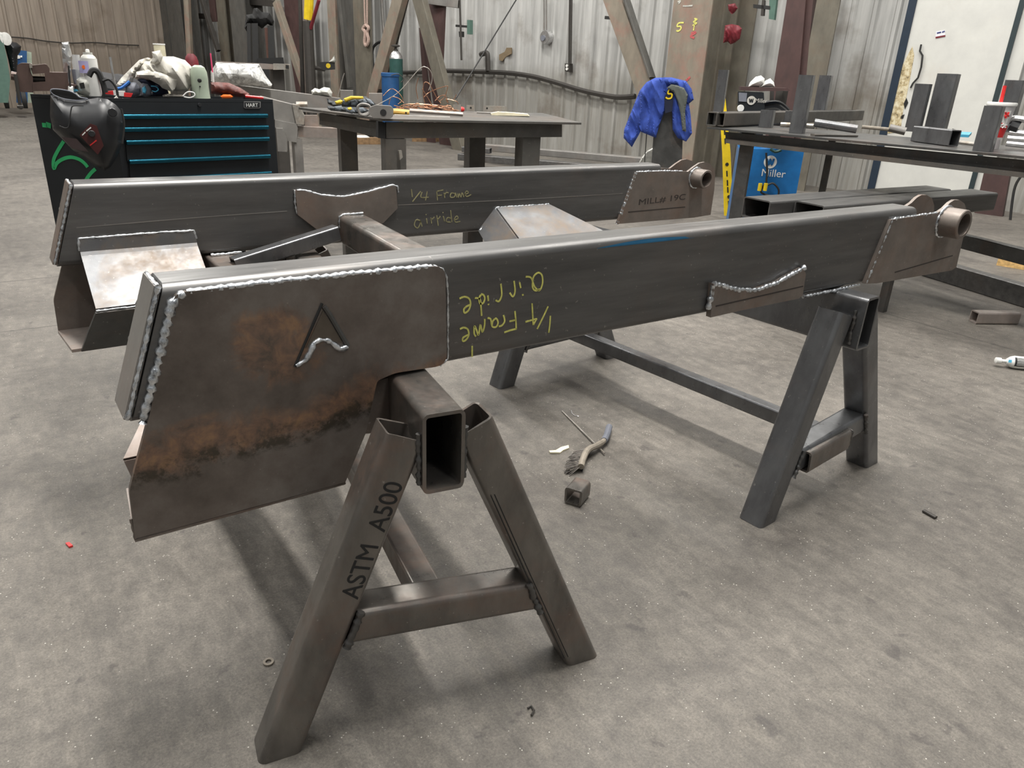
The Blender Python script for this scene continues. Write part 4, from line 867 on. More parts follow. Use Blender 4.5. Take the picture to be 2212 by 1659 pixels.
f = fon(162, 207); t = thing('glass_jar', 'clear glass jar beside the white spray can', 'jar', f(162, 180))
link('jar', f.cyl(152, 174, 118, 205, ((.9, 0), (1, .05), (1, .8), (.8, .9), (.8, 1))), M['clear'], t); link('contents', f.cyl(154, 172, 150, 203), M['purplegrey'], t)
f = fon(145, 206); tag(link('foil_bag', f.puff([(133, 92), (148, 90), (152, 105), (155, 115), (152, 170), (150, 204), (143, 204), (137, 150), (134, 115)], .014, folds=.012, fs=30), M['silver']), 'crumpled silver foil pouch sticking up behind the vise', 'pouch')
f = fon(148, 209); t = thing('small_brush', 'small brush with white bristles leaning between vise and jar', 'brush', f(150, 178))
link('stem', f.poly([(146, 142), (150, 142), (154, 190), (150, 190)], 0, .008), M['cable'], t, 0); link('bristles', f.puff([(147, 186), (158, 186), (160, 208), (146, 208)], .012), M['white'], t)
f = fon(245, 208); tag(link('marker_rod', MB().tube([f(238, 123), f(251, 206)], .0045, 8), M['silver']), 'thin silver rod standing beside the grey hoodie', 'rod')
# welding helmet hung on the corner
fh = Fac(FL + nf * .055 + ns * .03); hp = thing('welding_helmet', 'black welding helmet hanging at the front left corner of the tool chest', 'welding helmet', fh(190, 300))
HO = [(109, 198), (118, 205), (140, 214), (168, 217), (192, 214), (212, 211), (232, 214), (250, 226), (262, 240), (268, 262), (266, 290), (262, 318), (250, 345), (238, 362), (226, 368), (205, 358), (185, 342), (158, 325), (132, 298), (114, 280), (108, 250)]
link('shell', fh.puff(HO, .085, 0, edge=.10, res=.012), M['black'], hp)
rim = [(109, 198), (112, 193), (128, 193), (150, 197), (163, 203), (172, 210), (190, 214), (168, 217), (140, 214), (118, 206), (109, 198)]
link('rim', rope(rim, .0022, fh, .03), M['purplegrey'], hp); link('inside', fh.poly(rim[:-1], .015, .01), M['black_and_shade'], hp, 0)
link('visor_lens', fh.poly([(133, 296), (165, 300), (193, 329), (156, 321)], .080, .006), M['lens'], hp, 0)
pn = link('control_panel', fh.poly([(195, 267), (209, 272), (224, 315), (211, 334), (172, 292)], .088, .004), flat('dark_maroon_panel', (.06, .015, .015), .3), hp, 0)
link('dial', MB().lathe(fh(198, 289, .103), fh.n, [(.010, 0), (.012, .003), (.012, .012)], 16), M['black'], pn)
for L in ([(177, 291), (184, 284)], [(186, 282), (196, 274)], [(194, 313), (208, 302)]): link('print_line', fh.poly([(L[0][0], L[0][1]), (L[1][0], L[1][1]), (L[1][0] + 1, L[1][1] + 2.5), (L[0][0] + 1, L[0][1] + 2.5)], .0925, .001), M['white'] if L[0][0] < 190 else M['red'], pn, 0)
link('crease', rope([(180, 228), (158, 229), (153, 240), (147, 275), (128, 272)], .002, fh, .083), M['black_matte'], hp)
link('knob', MB().lathe(fh(243, 243, .09), fh.n, [(.014, 0), (.016, .004), (.016, .014)], 14), M['black'], hp); link('strap', rope([(262, 235), (268, 270), (264, 310)], .004, fh, .06), M['black_matte'], hp)
# clutter along the top
f = fon(190, 208); t = thing('angle_grinder', 'scuffed grey-white angle grinder lying on the front edge of the tool chest', 'grinder', f(180, 205))
link('gear_head', f.puff([(165, 172), (172, 166), (190, 166), (200, 178), (203, 205), (192, 212), (166, 200)], .03), M['dirty_white'], t); link('window', f.poly([(171, 180), (181, 178), (184, 190), (174, 192)], .03, .004), M['black_and_shade'], t, 0)
link('housing', f.puff([(150, 200), (165, 199), (185, 206), (200, 213), (160, 216), (147, 213)], .028), M['dirty_white'], t); link('cord', rope([(196, 160), (210, 158), (218, 175), (224, 200), (222, 214)], .006, f, .02), M['cable'], t)
f = fon(245, 210); t = thing('head_strap', 'black headgear strap with a white buckle arching beside the grinder', 'strap', f(235, 205))
link('strap', merge(rope([(192, 165), (200, 152), (212, 155), (222, 178), (228, 200)], .010, f, .03), rope([(222, 175), (236, 172), (250, 188), (255, 210)], .005, f, .04)), M['black_matte'], t); link('buckle', f.puff([(236, 221), (252, 206), (257, 215), (256, 224), (248, 231)], .006, .05), M['dirty_white'], t)
f = fon(255, 209); t = thing('spring_clamp', 'red and white plastic clip lying left of the grey ear muffs', 'clip', f(250, 205))
link('jaw', f.poly([(226, 198), (244, 196), (246, 205), (228, 203)], 0, .02), M['red'], t, 0); link('middle', f.poly([(244, 196), (270, 197), (268, 208), (246, 206)], 0, .02), M['white'], t, 0); link('jaw', f.poly([(268, 200), (287, 202), (283, 210), (268, 209)], .005, .02), M['red'], t, 0)
f = fon(160, 208); tag(link('cyan_card', f.poly([(146, 195), (164, 192), (170, 196), (152, 200)], 0, .012), M['lightblue'], None, 0), 'bright cyan card under the grinder on the chest', 'card')
f = fon(285, 208); t = thing('ear_muffs', 'slate grey ear muffs with a blue band lying before the grey hoodie', 'ear muffs', f(300, 205))
link('ear_cup', f.puff([(271, 185), (280, 177), (295, 178), (304, 190), (303, 204), (292, 210), (277, 207), (271, 197)], .03), M['purplegrey'], t); link('cushion', f.puff([(302, 188), (308, 179), (320, 180), (328, 192), (326, 206), (316, 210), (305, 206)], .025, .01), M['purplegrey'], t)
link('liner', f.puff([(307, 190), (313, 185), (317, 195), (314, 203), (308, 200)], .006, .035), M['lightblue'], t); link('band', rope([(250, 192), (262, 190), (272, 183), (280, 176)], .006, f, .02), flat('bright_blue_plastic', (.02, .15, .5), .4), t); link('cord', rope([(326, 186), (336, 187), (342, 193), (336, 198), (328, 196)], .0025, f, .03), M['lightblue'], t)
fo = fon(330, 208.5); ho = thing('grey_hoodie', 'light grey hoodie bundled in a heap on the tool chest', 'hoodie', fo(340, 205))
link('bundle', fo.puff([(290, 150), (310, 132), (330, 126), (345, 122), (375, 122), (400, 130), (415, 145), (421, 162), (416, 185), (405, 197), (380, 197), (360, 190), (330, 178), (300, 172), (285, 165)], .10, 0, folds=.07, fs=20, res=.007), M['hoodie'], ho)
link('sleeve', fo.puff([(250, 184), (262, 168), (280, 150), (300, 130), (318, 124), (330, 127), (310, 140), (296, 152), (290, 165), (286, 182), (262, 188)], .045, .02, folds=.04, fs=24, seed=3, res=.009), M['hoodie'], ho)
link('cuff', fo.puff([(294, 155), (320, 150), (350, 158), (372, 160), (384, 172), (378, 192), (372, 199), (350, 190), (345, 184), (320, 170), (292, 168)], .035, .075, folds=.025, fs=22, seed=6, res=.009), M['hoodie'], ho)
link('hood', fo.puff([(328, 112), (346, 108), (352, 122), (348, 138), (336, 140), (324, 136), (330, 124)], .03, .05, folds=.012, fs=20, seed=8, res=.007), M['hoodie'], ho)
f = fon(330, 209); tag(link('black_cloth', f.puff([(296, 172), (315, 168), (345, 184), (362, 192), (366, 208), (300, 209), (330, 200)], .03, .0), M['navy']), 'black cloth bunched under the grey hoodie', 'cloth')
f = fon(365, 211); t = thing('air_fitting', 'small metal air gun lying on the chest under the hoodie cuff', 'tool', f(370, 208))
link('barrel', f.puff([(350, 206), (362, 202), (380, 204), (400, 205), (398, 210), (354, 211)], .008), M['bright_tube'], t); link('ring', rope([(395, 208), (405, 199), (418, 200), (420, 207), (410, 211), (397, 209)], .003, f, .01), M['white'], t)
fs_ = fon(436, 212); t = thing('pale_green_hood', 'pale green rounded hard hood standing on end right of the hoodie', 'hood', fs_(436, 211))
link('shell', fs_.cyl(415, 455, 141, 212, ((1, 0), (.97, .1), (.93, .35), (.95, .6), (.90, .8), (.70, .94), (.35, 1)), ref=212), M['sage'], t); c = fs_(431, 174, .036)
link('vent', MB().lathe(c, fs_.n, [(.005, 0), (.0085, .002), (.0085, .012)], 14), M['ink'], t); link('vent', MB().lathe(fs_(432, 187, .040), fs_.n, [(.003, 0), (.003, .01)], 10), M['ink'], t)
f = fon(500, 211); tag(link('maroon_bag', f.puff([(455, 178), (470, 177), (495, 179), (520, 190), (538, 202), (540, 208), (520, 211), (480, 206), (456, 202)], .035, folds=.012, fs=25), M['maroon']), 'shiny maroon bag lying at the right of the chest top', 'bag')
tag(link('orange_cap', f.puff([(476, 208), (482, 204), (498, 204), (504, 209), (500, 213), (480, 213)], .008, .03), M['orange']), 'small orange plastic cap on the chest edge', 'cap')
tag(link('red_marker', MB().tube([f(530, 208, .03), f(569, 212, .03)], .0065, 10), M['red']), 'red marker lying at the right end of the chest top', 'marker')
t = thing('paint_brush', 'thin brush with a pink stem and white tip standing behind the maroon bag', 'brush', f(457, 190, -.03))
link('stem', MB().tube([f(454.5, 115, -.03), f(459, 156, -.03)], .003, 6), flat('pink_plastic', (.8, .08, .2), .4), t); link('tip', MB().tube([f(459, 156, -.03), f(461, 178, -.03)], .0045, 6), M['white'], t)
# ================================================================== far left machines
def gnd(px, py, k=1.0): return Zp(px, py, 0) * V3((k, k, 0))
fg = Fac(Zp(20, 215, 0) * V3((1, 1, 0)) * .75)
t = thing('welding_machine', 'green machine with white wire spool and black feeder at the far left edge', 'machine', fg(10, 205))
link('cabinet', fg.poly([(-60, 70), (4, 75), (14, 120), (22, 170), (18, 222), (-60, 222)], 0, .6), M['mgreen'], t, 0)
link('feeder', fg.puff([(8, 92), (20, 88), (36, 92), (46, 100), (44, 112), (38, 120), (38, 155), (24, 158), (18, 130)], .3, .1, folds=.05), M['black'], t)
link('spool', MB().lathe(fg(14, 84, .55), (fg.n + fg.r * -.8).normalized(), [(.06, 0), (.13, .01), (.13, .03), (.07, .04), (.07, .14), (.13, .15), (.13, .17), (.05, .18)], 20), M['white'], t)
for x in (-10, 12, 52): link('caster', MB().lathe(fg(x, 214, .3), fg.r, [(.1, -.05), (.2, -.04), (.2, .04), (.1, .05)], 14), M['black_matte'], t)
fg2 = Fac(fg.P * 1.05); t = thing('blue_box', 'blue box with a white logo and pale side behind the vise', 'box', fg2(55, 150))
link('box', fg2.poly([(36, 108), (58, 110), (60, 222), (36, 222)], 0, .5), M['blue'], t, 0); link('side', fg2.poly([(58, 111), (68, 113), (72, 222), (60, 222)], .02, .3), M['sage'], t, 0)
link('logo', fg2.poly([(37, 119), (43, 120), (44, 126), (38, 127)], .52, .01), M['white'], t, 0); link('logo', fg2.poly([(44, 120), (48, 120), (48, 124), (44, 124)], .52, .01), M['white'], t, 0)
ft = Fac(V3((2.6, 13.0, 0)))
for (x, y, r, lab) in ((222, 152, .55, 'old black tyre stacked behind the spray can'), (250, 165, .5, 'dark tyre behind the thin silver rod')):
    c = ft(x, y); c = V3((c.x, c.y, .62)) + ft.n * (0 if x < 230 else .62)
    tag(link('tyre', MB().tube([c + ft.r * r * math.cos(g) * .62 + ZZ * (r * math.sin(g) * .62 - .03) + ft.n * .0 for g in [i * math.pi / 10 for i in range(21)]], .24, 10, cap=False), M['tyre']), lab, 'tyre')
fb = Fac(V3((3.4, 10.6, 0)))
t = thing('white_bucket', 'cream bucket with a yellowish side standing far behind the grey hoodie', 'bucket', fb(345, 140))
link('pail', fb.cyl(331, 356, 96, fpy(fb, 343), ((.85, 0), (1, 1))), flat('cream_plastic', (.62, .58, .42), .5), t); link('lid', fb.cyl(330, 357, 94, 97), M['white'], t)
t = thing('red_helmet', 'red round hood with a black base behind the pale green hood', 'hood', fb(416, 140, .5))
link('dome', fb.cyl(400, 430, 116, 142, ((1, 0), (.97, .4), (.8, .75), (.4, 1)), .5), M['darkred'], t); link('base', fb.cyl(404, 436, 136, fpy(fb, 420, .4), ((1, 0), (1, 1)), .4), M['black_and_shade'], t)
# wrapped bundle on the grey frame behind
ff = Fac(V3((2.6, 6.4, 0))); ZF = ff(600, 205).z
G = thing('steel_frame_assembly', 'second grey steel frame lying on trestles behind the tool chest', 'steel frame', ff(620, 300) * V3((1, 1, 0)))
link('long_beam', ff.poly([(500, 183), (535, 187), (745, 214), (760, 252), (600, 236), (500, 222)], -.5, .12), M['grey'], G, 0)
bb = link('box_beam', ff.poly([(560, 208), (632, 226), (641, 268), (560, 252)], 0, .12), M['grey'], G, 0)
link('end_cap', ff.poly([(631, 225), (647, 229), (657, 252), (656, 270), (640, 268)], .02, .12), M['bright_tube'], bb, 0)
link('pin', MB().tube([ff(640, 225, .1), ff(664, 225, .1)], .02, 8), M['bright_tube'], bb)
link('gusset', ff.poly([(657, 249), (685, 249), (689, 273), (658, 272)], -.05, .05), M['pale'], G, 0)
link('rail', ff.poly([(594, 259), (640, 268), (643, 277), (641, 308), (618, 304), (594, 275)], .06, .10), M['grey'], G, 0)
link('rail', ff.poly([(643, 273), (735, 278), (735, 298), (645, 296)], .0, .10), M['pale'], G, 0)
link('box_beam', ff.poly([(596, 277), (610, 278), (620, 305), (620, 328), (600, 327)], .12, .1), M['grey'], G, 0)
q = ff(641, 300, .1); link('leg', MB().abox((q.x - .035, q.y - .035, 0), (q.x + .035, q.y + .035, q.z)), M['grey'], G, 0)
q = ff(560, 250, -.3); link('leg', MB().abox((q.x - .035, q.y - .035, 0), (q.x + .035, q.y + .035, q.z)), M['grey'], G, 0)
q = ff(745, 240, -.5); link('leg', MB().abox((q.x - .035, q.y - .035, 0), (q.x + .035, q.y + .035, q.z)), M['grey'], G, 0)
mf, nf2, bf2 = newmat('crumpled_plastic_wrap'); cf_ = coords(nf2); nf2.links.new(ramp(nf2, nz_(nf2, 14, 5, .7, cf_, 1), [(.35, (.22, .22, .22)), (.55, (.62, .62, .60)), (.7, (.82, .82, .8))]), bf2.inputs[0]); bf2.inputs['Roughness'].default_value = .2
tag(link('wrapped_bundle', ff.puff([(455, 155), (468, 134), (500, 136), (560, 138), (566, 150), (575, 165), (588, 182), (585, 190), (540, 186), (500, 184), (470, 182), (456, 176)], .16, -.3, folds=.06, fs=9, res=.02), mf), 'bundle in crumpled clear plastic wrap lying on the grey frame', 'bundle')
fq = Fac(V3((3.4, 8.2, 0))); t = thing('pink_beam', 'brownish square beam with a silver sleeve and open end behind the wrapped bundle', 'beam', fq(560, 145))
link('beam', fq.poly([(465, 132), (565, 137), (592, 139), (592, 150), (565, 149), (465, 142)], 0, .1), M['pale'], t, 0); link('sleeve', fq.poly([(590, 137), (620, 138), (626, 140), (626, 150), (590, 151)], .02, .14), M['bright_tube'], t, 0)
link('opening', fq.poly([(617, 140), (624, 141), (624, 149), (617, 148)], .17, .003), M['black_and_shade'], t, 0)
for x in (500, 597): q = fq(x, 150, -.02); link('leg', MB().abox((q.x - .06, q.y - .06, 0), (q.x + .06, q.y + .06, q.z)), M['pipe'], t, 0)
tag(link('rag_pile', ff.puff([(672, 196), (680, 190), (690, 193), (700, 188), (712, 190), (718, 200), (716, 210), (690, 206), (674, 204)], .07, -.44, folds=.03, fs=20), M['dirty_white']), 'pile of pale rags and fittings on the beam at the foot of the jib post', 'rags')
fz = Fac(WL(690, 140, 1.6) * V3((1, 1, 0))); t = thing('tool_bracket', 'dark bracket box with pale tools on it beside the rope column', 'bracket', fz(705, 145))
link('box', fz.poly([(690, 134), (723, 133), (724, 150), (700, 152), (691, 145)], 0, .15), M['cable'], t, 0); link('tools', fz.puff([(710, 134), (716, 128), (722, 120), (726, 130), (724, 136)], .06, .16), M['dirty_white'], t); link('ring', MB().lathe(fz(709, 142, .16), fz.n, [(.05, 0), (.05, .02)], 12), M['yellow'], t)
# ================================================================== left workbench
lb = .60; ZB2 = 1.43 - .53 * lb
A0, A1, A2 = Zp(645, 232, ZB2), Zp(832, 257, ZB2), Zp(1256, 265, ZB2); A3 = Zp(1172, 244, ZB2)
fx = (A2 - A1).normalized(); fn = fx.cross(ZZ); fn = -fn if fn.dot(A1 - EYE) > 0 else fn
lx = (A0 - A1).normalized(); ln_ = lx.cross(ZZ); ln_ = -ln_ if ln_.dot(A1 - EYE) > 0 else ln_
B2 = thing('workbench', 'steel plate workbench with gloves hammer and copper wire on it', 'workbench', ((A0 + A2) / 2) * V3((1, 1, 0)))
link('tabletop', MB().prism([A0, A1, A2, A3], ZZ * -.014), M['bench'], B2, 0)
FB = lambda px, py, d=0: PL(px, py, A1 - fn * .06 + fn * d, fn); LB = lambda px, py, d=0: PL(px, py, A1 - ln_ * .06 + ln_ * d, ln_)
link('apron', MB().prism([FB(a, b) for a, b in [(834, 264), (1214, 268), (1214, 296), (834, 299)]], -fn * .03), M['bench'], B2, 0)
link('apron', MB().prism([LB(a, b) for a, b in [(690, 244), (822, 266), (822, 298), (690, 269)]], -ln_ * .03), M['bench'], B2, 0)
link('channel_end', MB().prism([FB(a, b, .012) for a, b in [(817, 262), (833, 265), (833, 300), (817, 298)]], -fn * .06), M['black_and_shade'], B2, 0)
for (x0, x1, yy, d) in ((833, 877, 300, .01), (1130, 1168, 297, -.02), (735, 771, 284, -.75), (1015, 1049, 297, -.75)):
    a, b = FB(x0, yy, d), FB(x1, yy, d); c = (a + b) / 2; w_ = (b - a).length
    link('leg', MB().prism([V3((p.x, p.y, 0)) for p in (a, b, b - fn * w_, a - fn * w_)], ZZ * (ZB2 - .03 if d < 0 else a.z)), M['bench'], B2, 0)
link('clamp_lever', MB().prism([FB(a, b, .06) for a, b in [(862, 326), (868, 325), (870, 340), (864, 346)]], -fn * .03), M['bright_tube'], B2)
fo2 = lambda x, y: Fac(Zp(x, y, ZB2))
f = fo2(760, 246); 
def glove(nm, body, fingers, thumb, f, lab, d, ac):
    g_ = thing('work_glove', lab, 'glove', f(760, 245, d)); link('palm', f.puff(body, .035, d, folds=.008, fs=20), M['glove'], g_)
    for L in fingers: link('finger', f.puff(L, .016, d + .03), M['glove_grey'], g_)
    if thumb: link('thumb', f.puff(thumb, .015, d + .035), M[ac], g_)
    return g_
g1 = glove('g', [(706, 212), (715, 218), (735, 220), (745, 212), (760, 208), (790, 208), (805, 218), (812, 226), (800, 232), (760, 231), (720, 230), (708, 224)],
      [[(740, 216), (752, 213), (756, 222), (750, 228), (742, 226)], [(756, 217), (768, 214), (774, 222), (768, 229), (759, 228)], [(774, 217), (786, 213), (795, 220), (790, 228), (779, 228)], [(790, 212), (800, 215), (810, 226), (800, 227), (792, 222)]],
      [(723, 219), (735, 215), (741, 218), (738, 225), (726, 226)], f, 'upper dark grey work glove with yellow knuckles on the left workbench', .0, 'yellow_tip')
link('knuckle_patch', f.puff([(742, 213), (758, 207), (784, 208), (786, 214), (762, 215), (746, 221)], .012, .052), M['yellow_tip'], g1)
f2 = fo2(760, 247)
g2 = glove('g', [(707, 228), (720, 230), (760, 231), (790, 233), (797, 240), (780, 246), (765, 245), (745, 242), (715, 239), (708, 235)],
      [[(722, 230), (738, 228), (742, 236), (735, 241), (724, 238)], [(746, 234), (760, 231), (768, 242), (760, 246), (748, 242)], [(770, 232), (785, 232), (790, 240), (780, 245), (770, 242)]], [(750, 233), (758, 231), (762, 236), (757, 240), (751, 238)], f2, 'lower dark grey work glove under the yellow-knuckled one', .02, 'yellow_tip')
f = fo2(828, 256); t = thing('sledge_hammer', 'worn grey hammer head lying at the front corner of the left workbench', 'hammer', f(825, 254))
link('head', f.poly(rpoly([(798, 232), (812, 227), (845, 229), (850, 236), (849, 252), (843, 256), (806, 255), (799, 248)], {0: 4, 1: 3, 2: 4, 4: 3, 5: 3}), 0, .055), M['grey'], t)
link('eye', MB().lathe(f(828, 243, .058), f.n, [(.020, 0), (.020, .004)], 16), M['black_and_shade'], t)
f = fo2(787, 250); t = thing('steel_ring', 'silver grey shackle ring between gloves and hammer', 'ring', f(787, 248))
link('ring', rope([(775, 240), (773, 231), (781, 225), (795, 227), (800, 234), (797, 245), (788, 249), (778, 246), (775, 240)], .009, f, .03), M['grey'], t)
f = fo2(860, 247); t = thing('yellow_tube', 'short yellow-orange tube lying right of the hammer head', 'tube', f(865, 246)); link('tube', MB().tube([f(849, 241), f(884, 244)], .022, 12), flat('orange_yellow_paint', (.60, .36, .08), .5), t); link('bore', MB().lathe(f(877, 244, .03), f.n, [(.007, 0), (.007, .002)], 10), M['black_and_shade'], t)
f = fo2(930, 250); tag(link('steel_bar', MB().tube([f(885, 239), f(1000, 247)], .014, 8), M['pale']), 'brown steel bar lying under the copper wires', 'bar')
tag(link('steel_bar', MB().tube([f(852, 249, .1), f(972, 254, .1)], .007, 6), M['grey']), 'thin grey bar lying along the front of the left workbench', 'bar')
f = fo2(925, 246)
t = thing('copper_wire_scrap', 'tangle of loose copper welding wire on the left workbench', 'wire'  , f(925, 245))
WR = [[(812, 228), (860, 200), (905, 150), (922, 146), (932, 158), (933, 175), (926, 195)], [(903, 214), (899, 190), (904, 168)], [(920, 232), (914, 205), (916, 180), (926, 180), (935, 195), (945, 214), (952, 222)], [(916, 210), (930, 198), (964, 186), (966, 192), (960, 210), (950, 218)],
      [(912, 192), (920, 205), (932, 225), (940, 246)], [(940, 218), (950, 208), (962, 207), (968, 222), (964, 214), (986, 219), (990, 226)], [(980, 216), (986, 204)], [(828, 207), (845, 192), (860, 200), (870, 215), (860, 225)], [(840, 226), (845, 210), (860, 212), (872, 222)], [(850, 236), (880, 225), (930, 226), (975, 234), (981, 246)],
      [(858, 240), (900, 226), (950, 232), (970, 240)], [(730, 209), (740, 170), (744, 158)]]
for i, L in enumerate(WR): link('wire', rope(L, .0028, f if i < 11 else fo2(740, 240), 0), M['copper'] if i not in (0, 11) else M['bright_tube'], t)
rnd_ = random.Random(3)
for k in range(26):
    x = rnd_.uniform(848, 975); y = rnd_.uniform(227, 238); L = [(x, y), (x + rnd_.uniform(8, 20), y + rnd_.uniform(-5, 5)), (x + rnd_.uniform(16, 34), y + rnd_.uniform(-3, 8))]
    link('wire', rope([(min(a, 992), b) for a, b in L], .0032, f, rnd_.uniform(-.06, .06)), M['copper'], t)
for L, lab in (([(735, 195), (763, 196), (763, 224), (736, 224)], 'square steel stub standing behind the gloves'), ([(797, 202), (826, 202), (826, 228), (797, 228)], 'square steel stub standing behind the hammer head')):
    tag(link('steel_stub', fo2(L[0][0], 240).poly(L, -.15, .10), M['grey'], None, 0), lab, 'stub')
f = fo2(905, 238); tag(link('triangular_plate', f.poly([(892, 228), (912, 208), (912, 228)], -.1, .008), M['grey'], None, 0), 'thin triangular grey plate standing behind the copper wire', 'plate')
for L, hx, lab in (([(979, 226), (996, 226), (996, 241), (979, 241)], 0, 'small bracket plate behind the red cap'), ([(1008, 227), (1024, 227), (1025, 240), (1008, 240)], (1017, 233), 'small drilled bracket right of the red cap'), ([(1044, 228), (1095, 230), (1095, 241), (1044, 241)], (1052, 234), 'long drilled bracket at the rear of the left workbench')):
    f = fo2(L[3][0], 242); t = thing('angle_bracket', lab, 'bracket', f(L[3][0], 241)); link('plate', f.poly(L, 0, .012), M['bright_tube'], t, 0)
    if hx: link('hole', MB().lathe(f(hx[0], hx[1], .014), f.n, [(.008, 0), (.008, .002)], 10), M['black_and_shade'], t)
f = fo2(997, 241); tag(link('plastic_plug', MB().lathe(f(991, 236), f.r, [(.018, 0), (.020, .01), (.020, .03), (.012, .045)], 12), M['red']), 'small red cap on the rear of the left workbench', 'cap')
f = fo2(1100, 250); tag(link('torn_board', f.poly([(1060, 245), (1075, 242), (1110, 244), (1140, 247), (1144, 251), (1100, 250), (1062, 249)], -.05, .1), M['cream_chip'], None, 0), 'torn pale board lying at the right rear of the left workbench', 'board')
tag(link('spark_rod', MB().tube([Zp(1030, 243, ZB2 + .01), Zp(1090, 246, ZB2 + .01)], .006, 6), M['grey']), 'short grey rod in front of the drilled brackets', 'rod')
# wood and long bars on the floor by the wall
for x0, x1, y, lab in ((770, 822, 312, 'brown timber block on the floor at the wall, left of the others'), (890, 928, 306, 'brown timber block under the workbench at the wall'), (930, 975, 306, 'brown timber block right of the others at the wall')):
    a, b = Zp(x0, y, 0), Zp(x1, y, 0); n = V3((a.x, a.y, 0)).normalized(); tag(link('timber_block', MB().prism([a, b, b + n * .2, a + n * .2], ZZ * .12), flat('brown_timber', (.26, .16, .08), .8, 0, .4), None, 0), lab, 'timber')
tag(link('white_disc', MB().lathe(Zp(782, 304, .05), ZZ, [(.16, 0), (.17, .06), (.1, .1)], 18), M['white']), 'white rounded lid on the floor by the wall', 'lid')
def barx(p, q, w_, h_, z, lab, mat='beam', nm='steel_bar'):
    return tag(link(nm, MB().rtube(Zp(*p, z) , Zp(*q, z), ZZ, h_, w_, .008, .01), M[mat]), lab, 'bar')
barx((1050, 318), (1440, 352), .2, .10, .26, 'long rectangular bar nearest the wall in the floor stack', 'grey')
barx((994, 338), (1400, 372), .2, .10, .15, 'long rectangular bar at the front of the floor stack')
barx((1000, 322), (1060, 326), .14, .08, .26, 'short bar end behind the right bench leg')
tag(link('floor_rack', merge(MB().abox((6.2, 8.3, 0), (6.3, 8.9, .1)), MB().abox((6.6, 7.9, 0), (6.7, 8.5, .1))), M['black_and_shade'], None, 0), 'dark skids under the long bars on the floor', 'rack') if 0 else None
# ================================================================== right workbench
ZB1 = 1.43 - .55 * .6
C0, C1 = Zp(1527, 274, ZB1), Zp(2330, 349, ZB1); gx = (C1 - C0).normalized(); gn = gx.cross(ZZ); gn = -gn if gn.dot(C0 - EYE) > 0 else gn
B1 = thing('workbench', 'dark steel workbench with upright tube offcuts and a red cup on it', 'workbench', ((C0 + C1) / 2) * V3((1, 1, 0)))
link('tabletop', MB().prism([C0, C1, C1 - gn * .95, C0 - gn * .95 - gx * .0], ZZ * -.014), M['beam_dark'], B1, 0)
GB = lambda px, py, d=0: PL(px, py, C0 + gn * (d - .08), gn)
L = [(1567, 285), (2330, 357), (2330, 397), (1567, 309)]
link('apron', MB().prism([GB(a, b) for a, b in L], -gn * .02), M['beam_dark'], B1, 0)
link('apron_flange', MB().prism([GB(a, b, .05) for a, b in [(1567, 300), (2330, 386), (2330, 398), (1567, 309)]], -gn * .07), M['bench'], B1, 0)
for x0, x1, yy, d in ((1598, 1632, 315, -.03), (1783, 1801, 338, -.7), (2420, 2460, 400, -.03)):
    a, b = GB(x0, yy, d), GB(x0 + (x1 - x0) * .8, yy, d); w_ = (b - a).length * .25; link('leg', MB().prism([V3((p.x, p.y, 0)) for p in (a, b, b - gn * w_, a - gn * w_)], ZZ * (ZB1 - .02)), M['beam_dark'], B1, 0)
a, b = GB(1620, 520, -.08), GB(2330, 585, -.08); 
fo1 = lambda x, y: Fac(Zp(x, y, ZB1))
def post(x0, x1, yb, yt, lab, at=None):
    a, b = Zp(x0, yb, ZB1), Zp(x1, yb, ZB1)
    if at: a, b = a + at - (a + b) / 2, b + at - (a + b) / 2
    f_ = Fac((a + b) / 2); w_ = (b - a).length * .68; c = (a + b) / 2; sd_ = (f_.r * .97 + f_.n * -.24).normalized(); h_ = f_((x0 + x1) / 2, yt).z
    n = f_.n; top_ = V3((c.x, c.y, h_ if h_ > ZB1 else ZB1 + .1)); p0 = V3((c.x, c.y, ZB1 + .001)) + n * w_ * .5
    t_ = link('tube_offcut', MB().rtube(p0, V3((p0.x, p0.y, top_.z)), sd_, w_, w_ * .8, .006, .008), M['horse_far']); return tag(t_, lab, 'tube offcut', None)
post(1706, 1736, 288, 161, 'upright square tube, leftmost tall one at the front of the right workbench')
post(1756, 1777, 262, 162, 'upright square tube just behind the leftmost tall one')
post(1958, 1984, 285, 180, 'shorter upright square tube before the white door, left of the tallest')
post(2002, 2036, 286, 158, 'tallest upright square tube before the white door')
post(2105, 2140, 327, 228, 'short thick upright square tube in front of the red cup')
post(2150, 2178, 285, 172, 'upright square tube behind the red cup')
post(1640, 1667, 276, 238, 'low square tube stub at the left of the right workbench')
post(1693, 1708, 272, 240, 'low square tube stub beside the leftmost tall upright')
post(1536, 1556, 272, 150, 'upright square tube at the left rear end of the right workbench', C0 - gn * .13 + gx * .0)
a, b = Zp(1976, 306, ZB1), Zp(2058, 317, ZB1); tag(link('tube_offcut', MB().rtube(a + ZZ * .052 + gx * -.0, b + ZZ * .052, ZZ, .10, .075, .006, .008), M['horse_far']), 'square tube offcut lying below the tallest upright', 'tube offcut')
for k, (x, dy) in enumerate(((1535, 0), (1552, 1))):
    a = Zp(x, 274 + dy, ZB1) + ZZ * .058; b = Zp(1840 + 14 * k, 261, ZB1) + ZZ * .058
    tag(link('long_tube', MB().rtube(a, b, ZZ, .10, .085, .008, .01), M['bench']), ('left' if k == 0 else 'right') + ' one of the two long square tubes at the rear of the right workbench', 'tube')
f = fo1(1800, 290); t = thing('steel_shaft', 'long round steel shaft lying on the right workbench', 'shaft', f(1800, 280))
link('shaft', MB().tube([f(1759, 265), f(1851, 279)], .030, 14), M['horse_far'], t); link('stub', MB().tube([f(1686, 269), f(1760, 273)], .018, 12), M['bright_tube'], t)
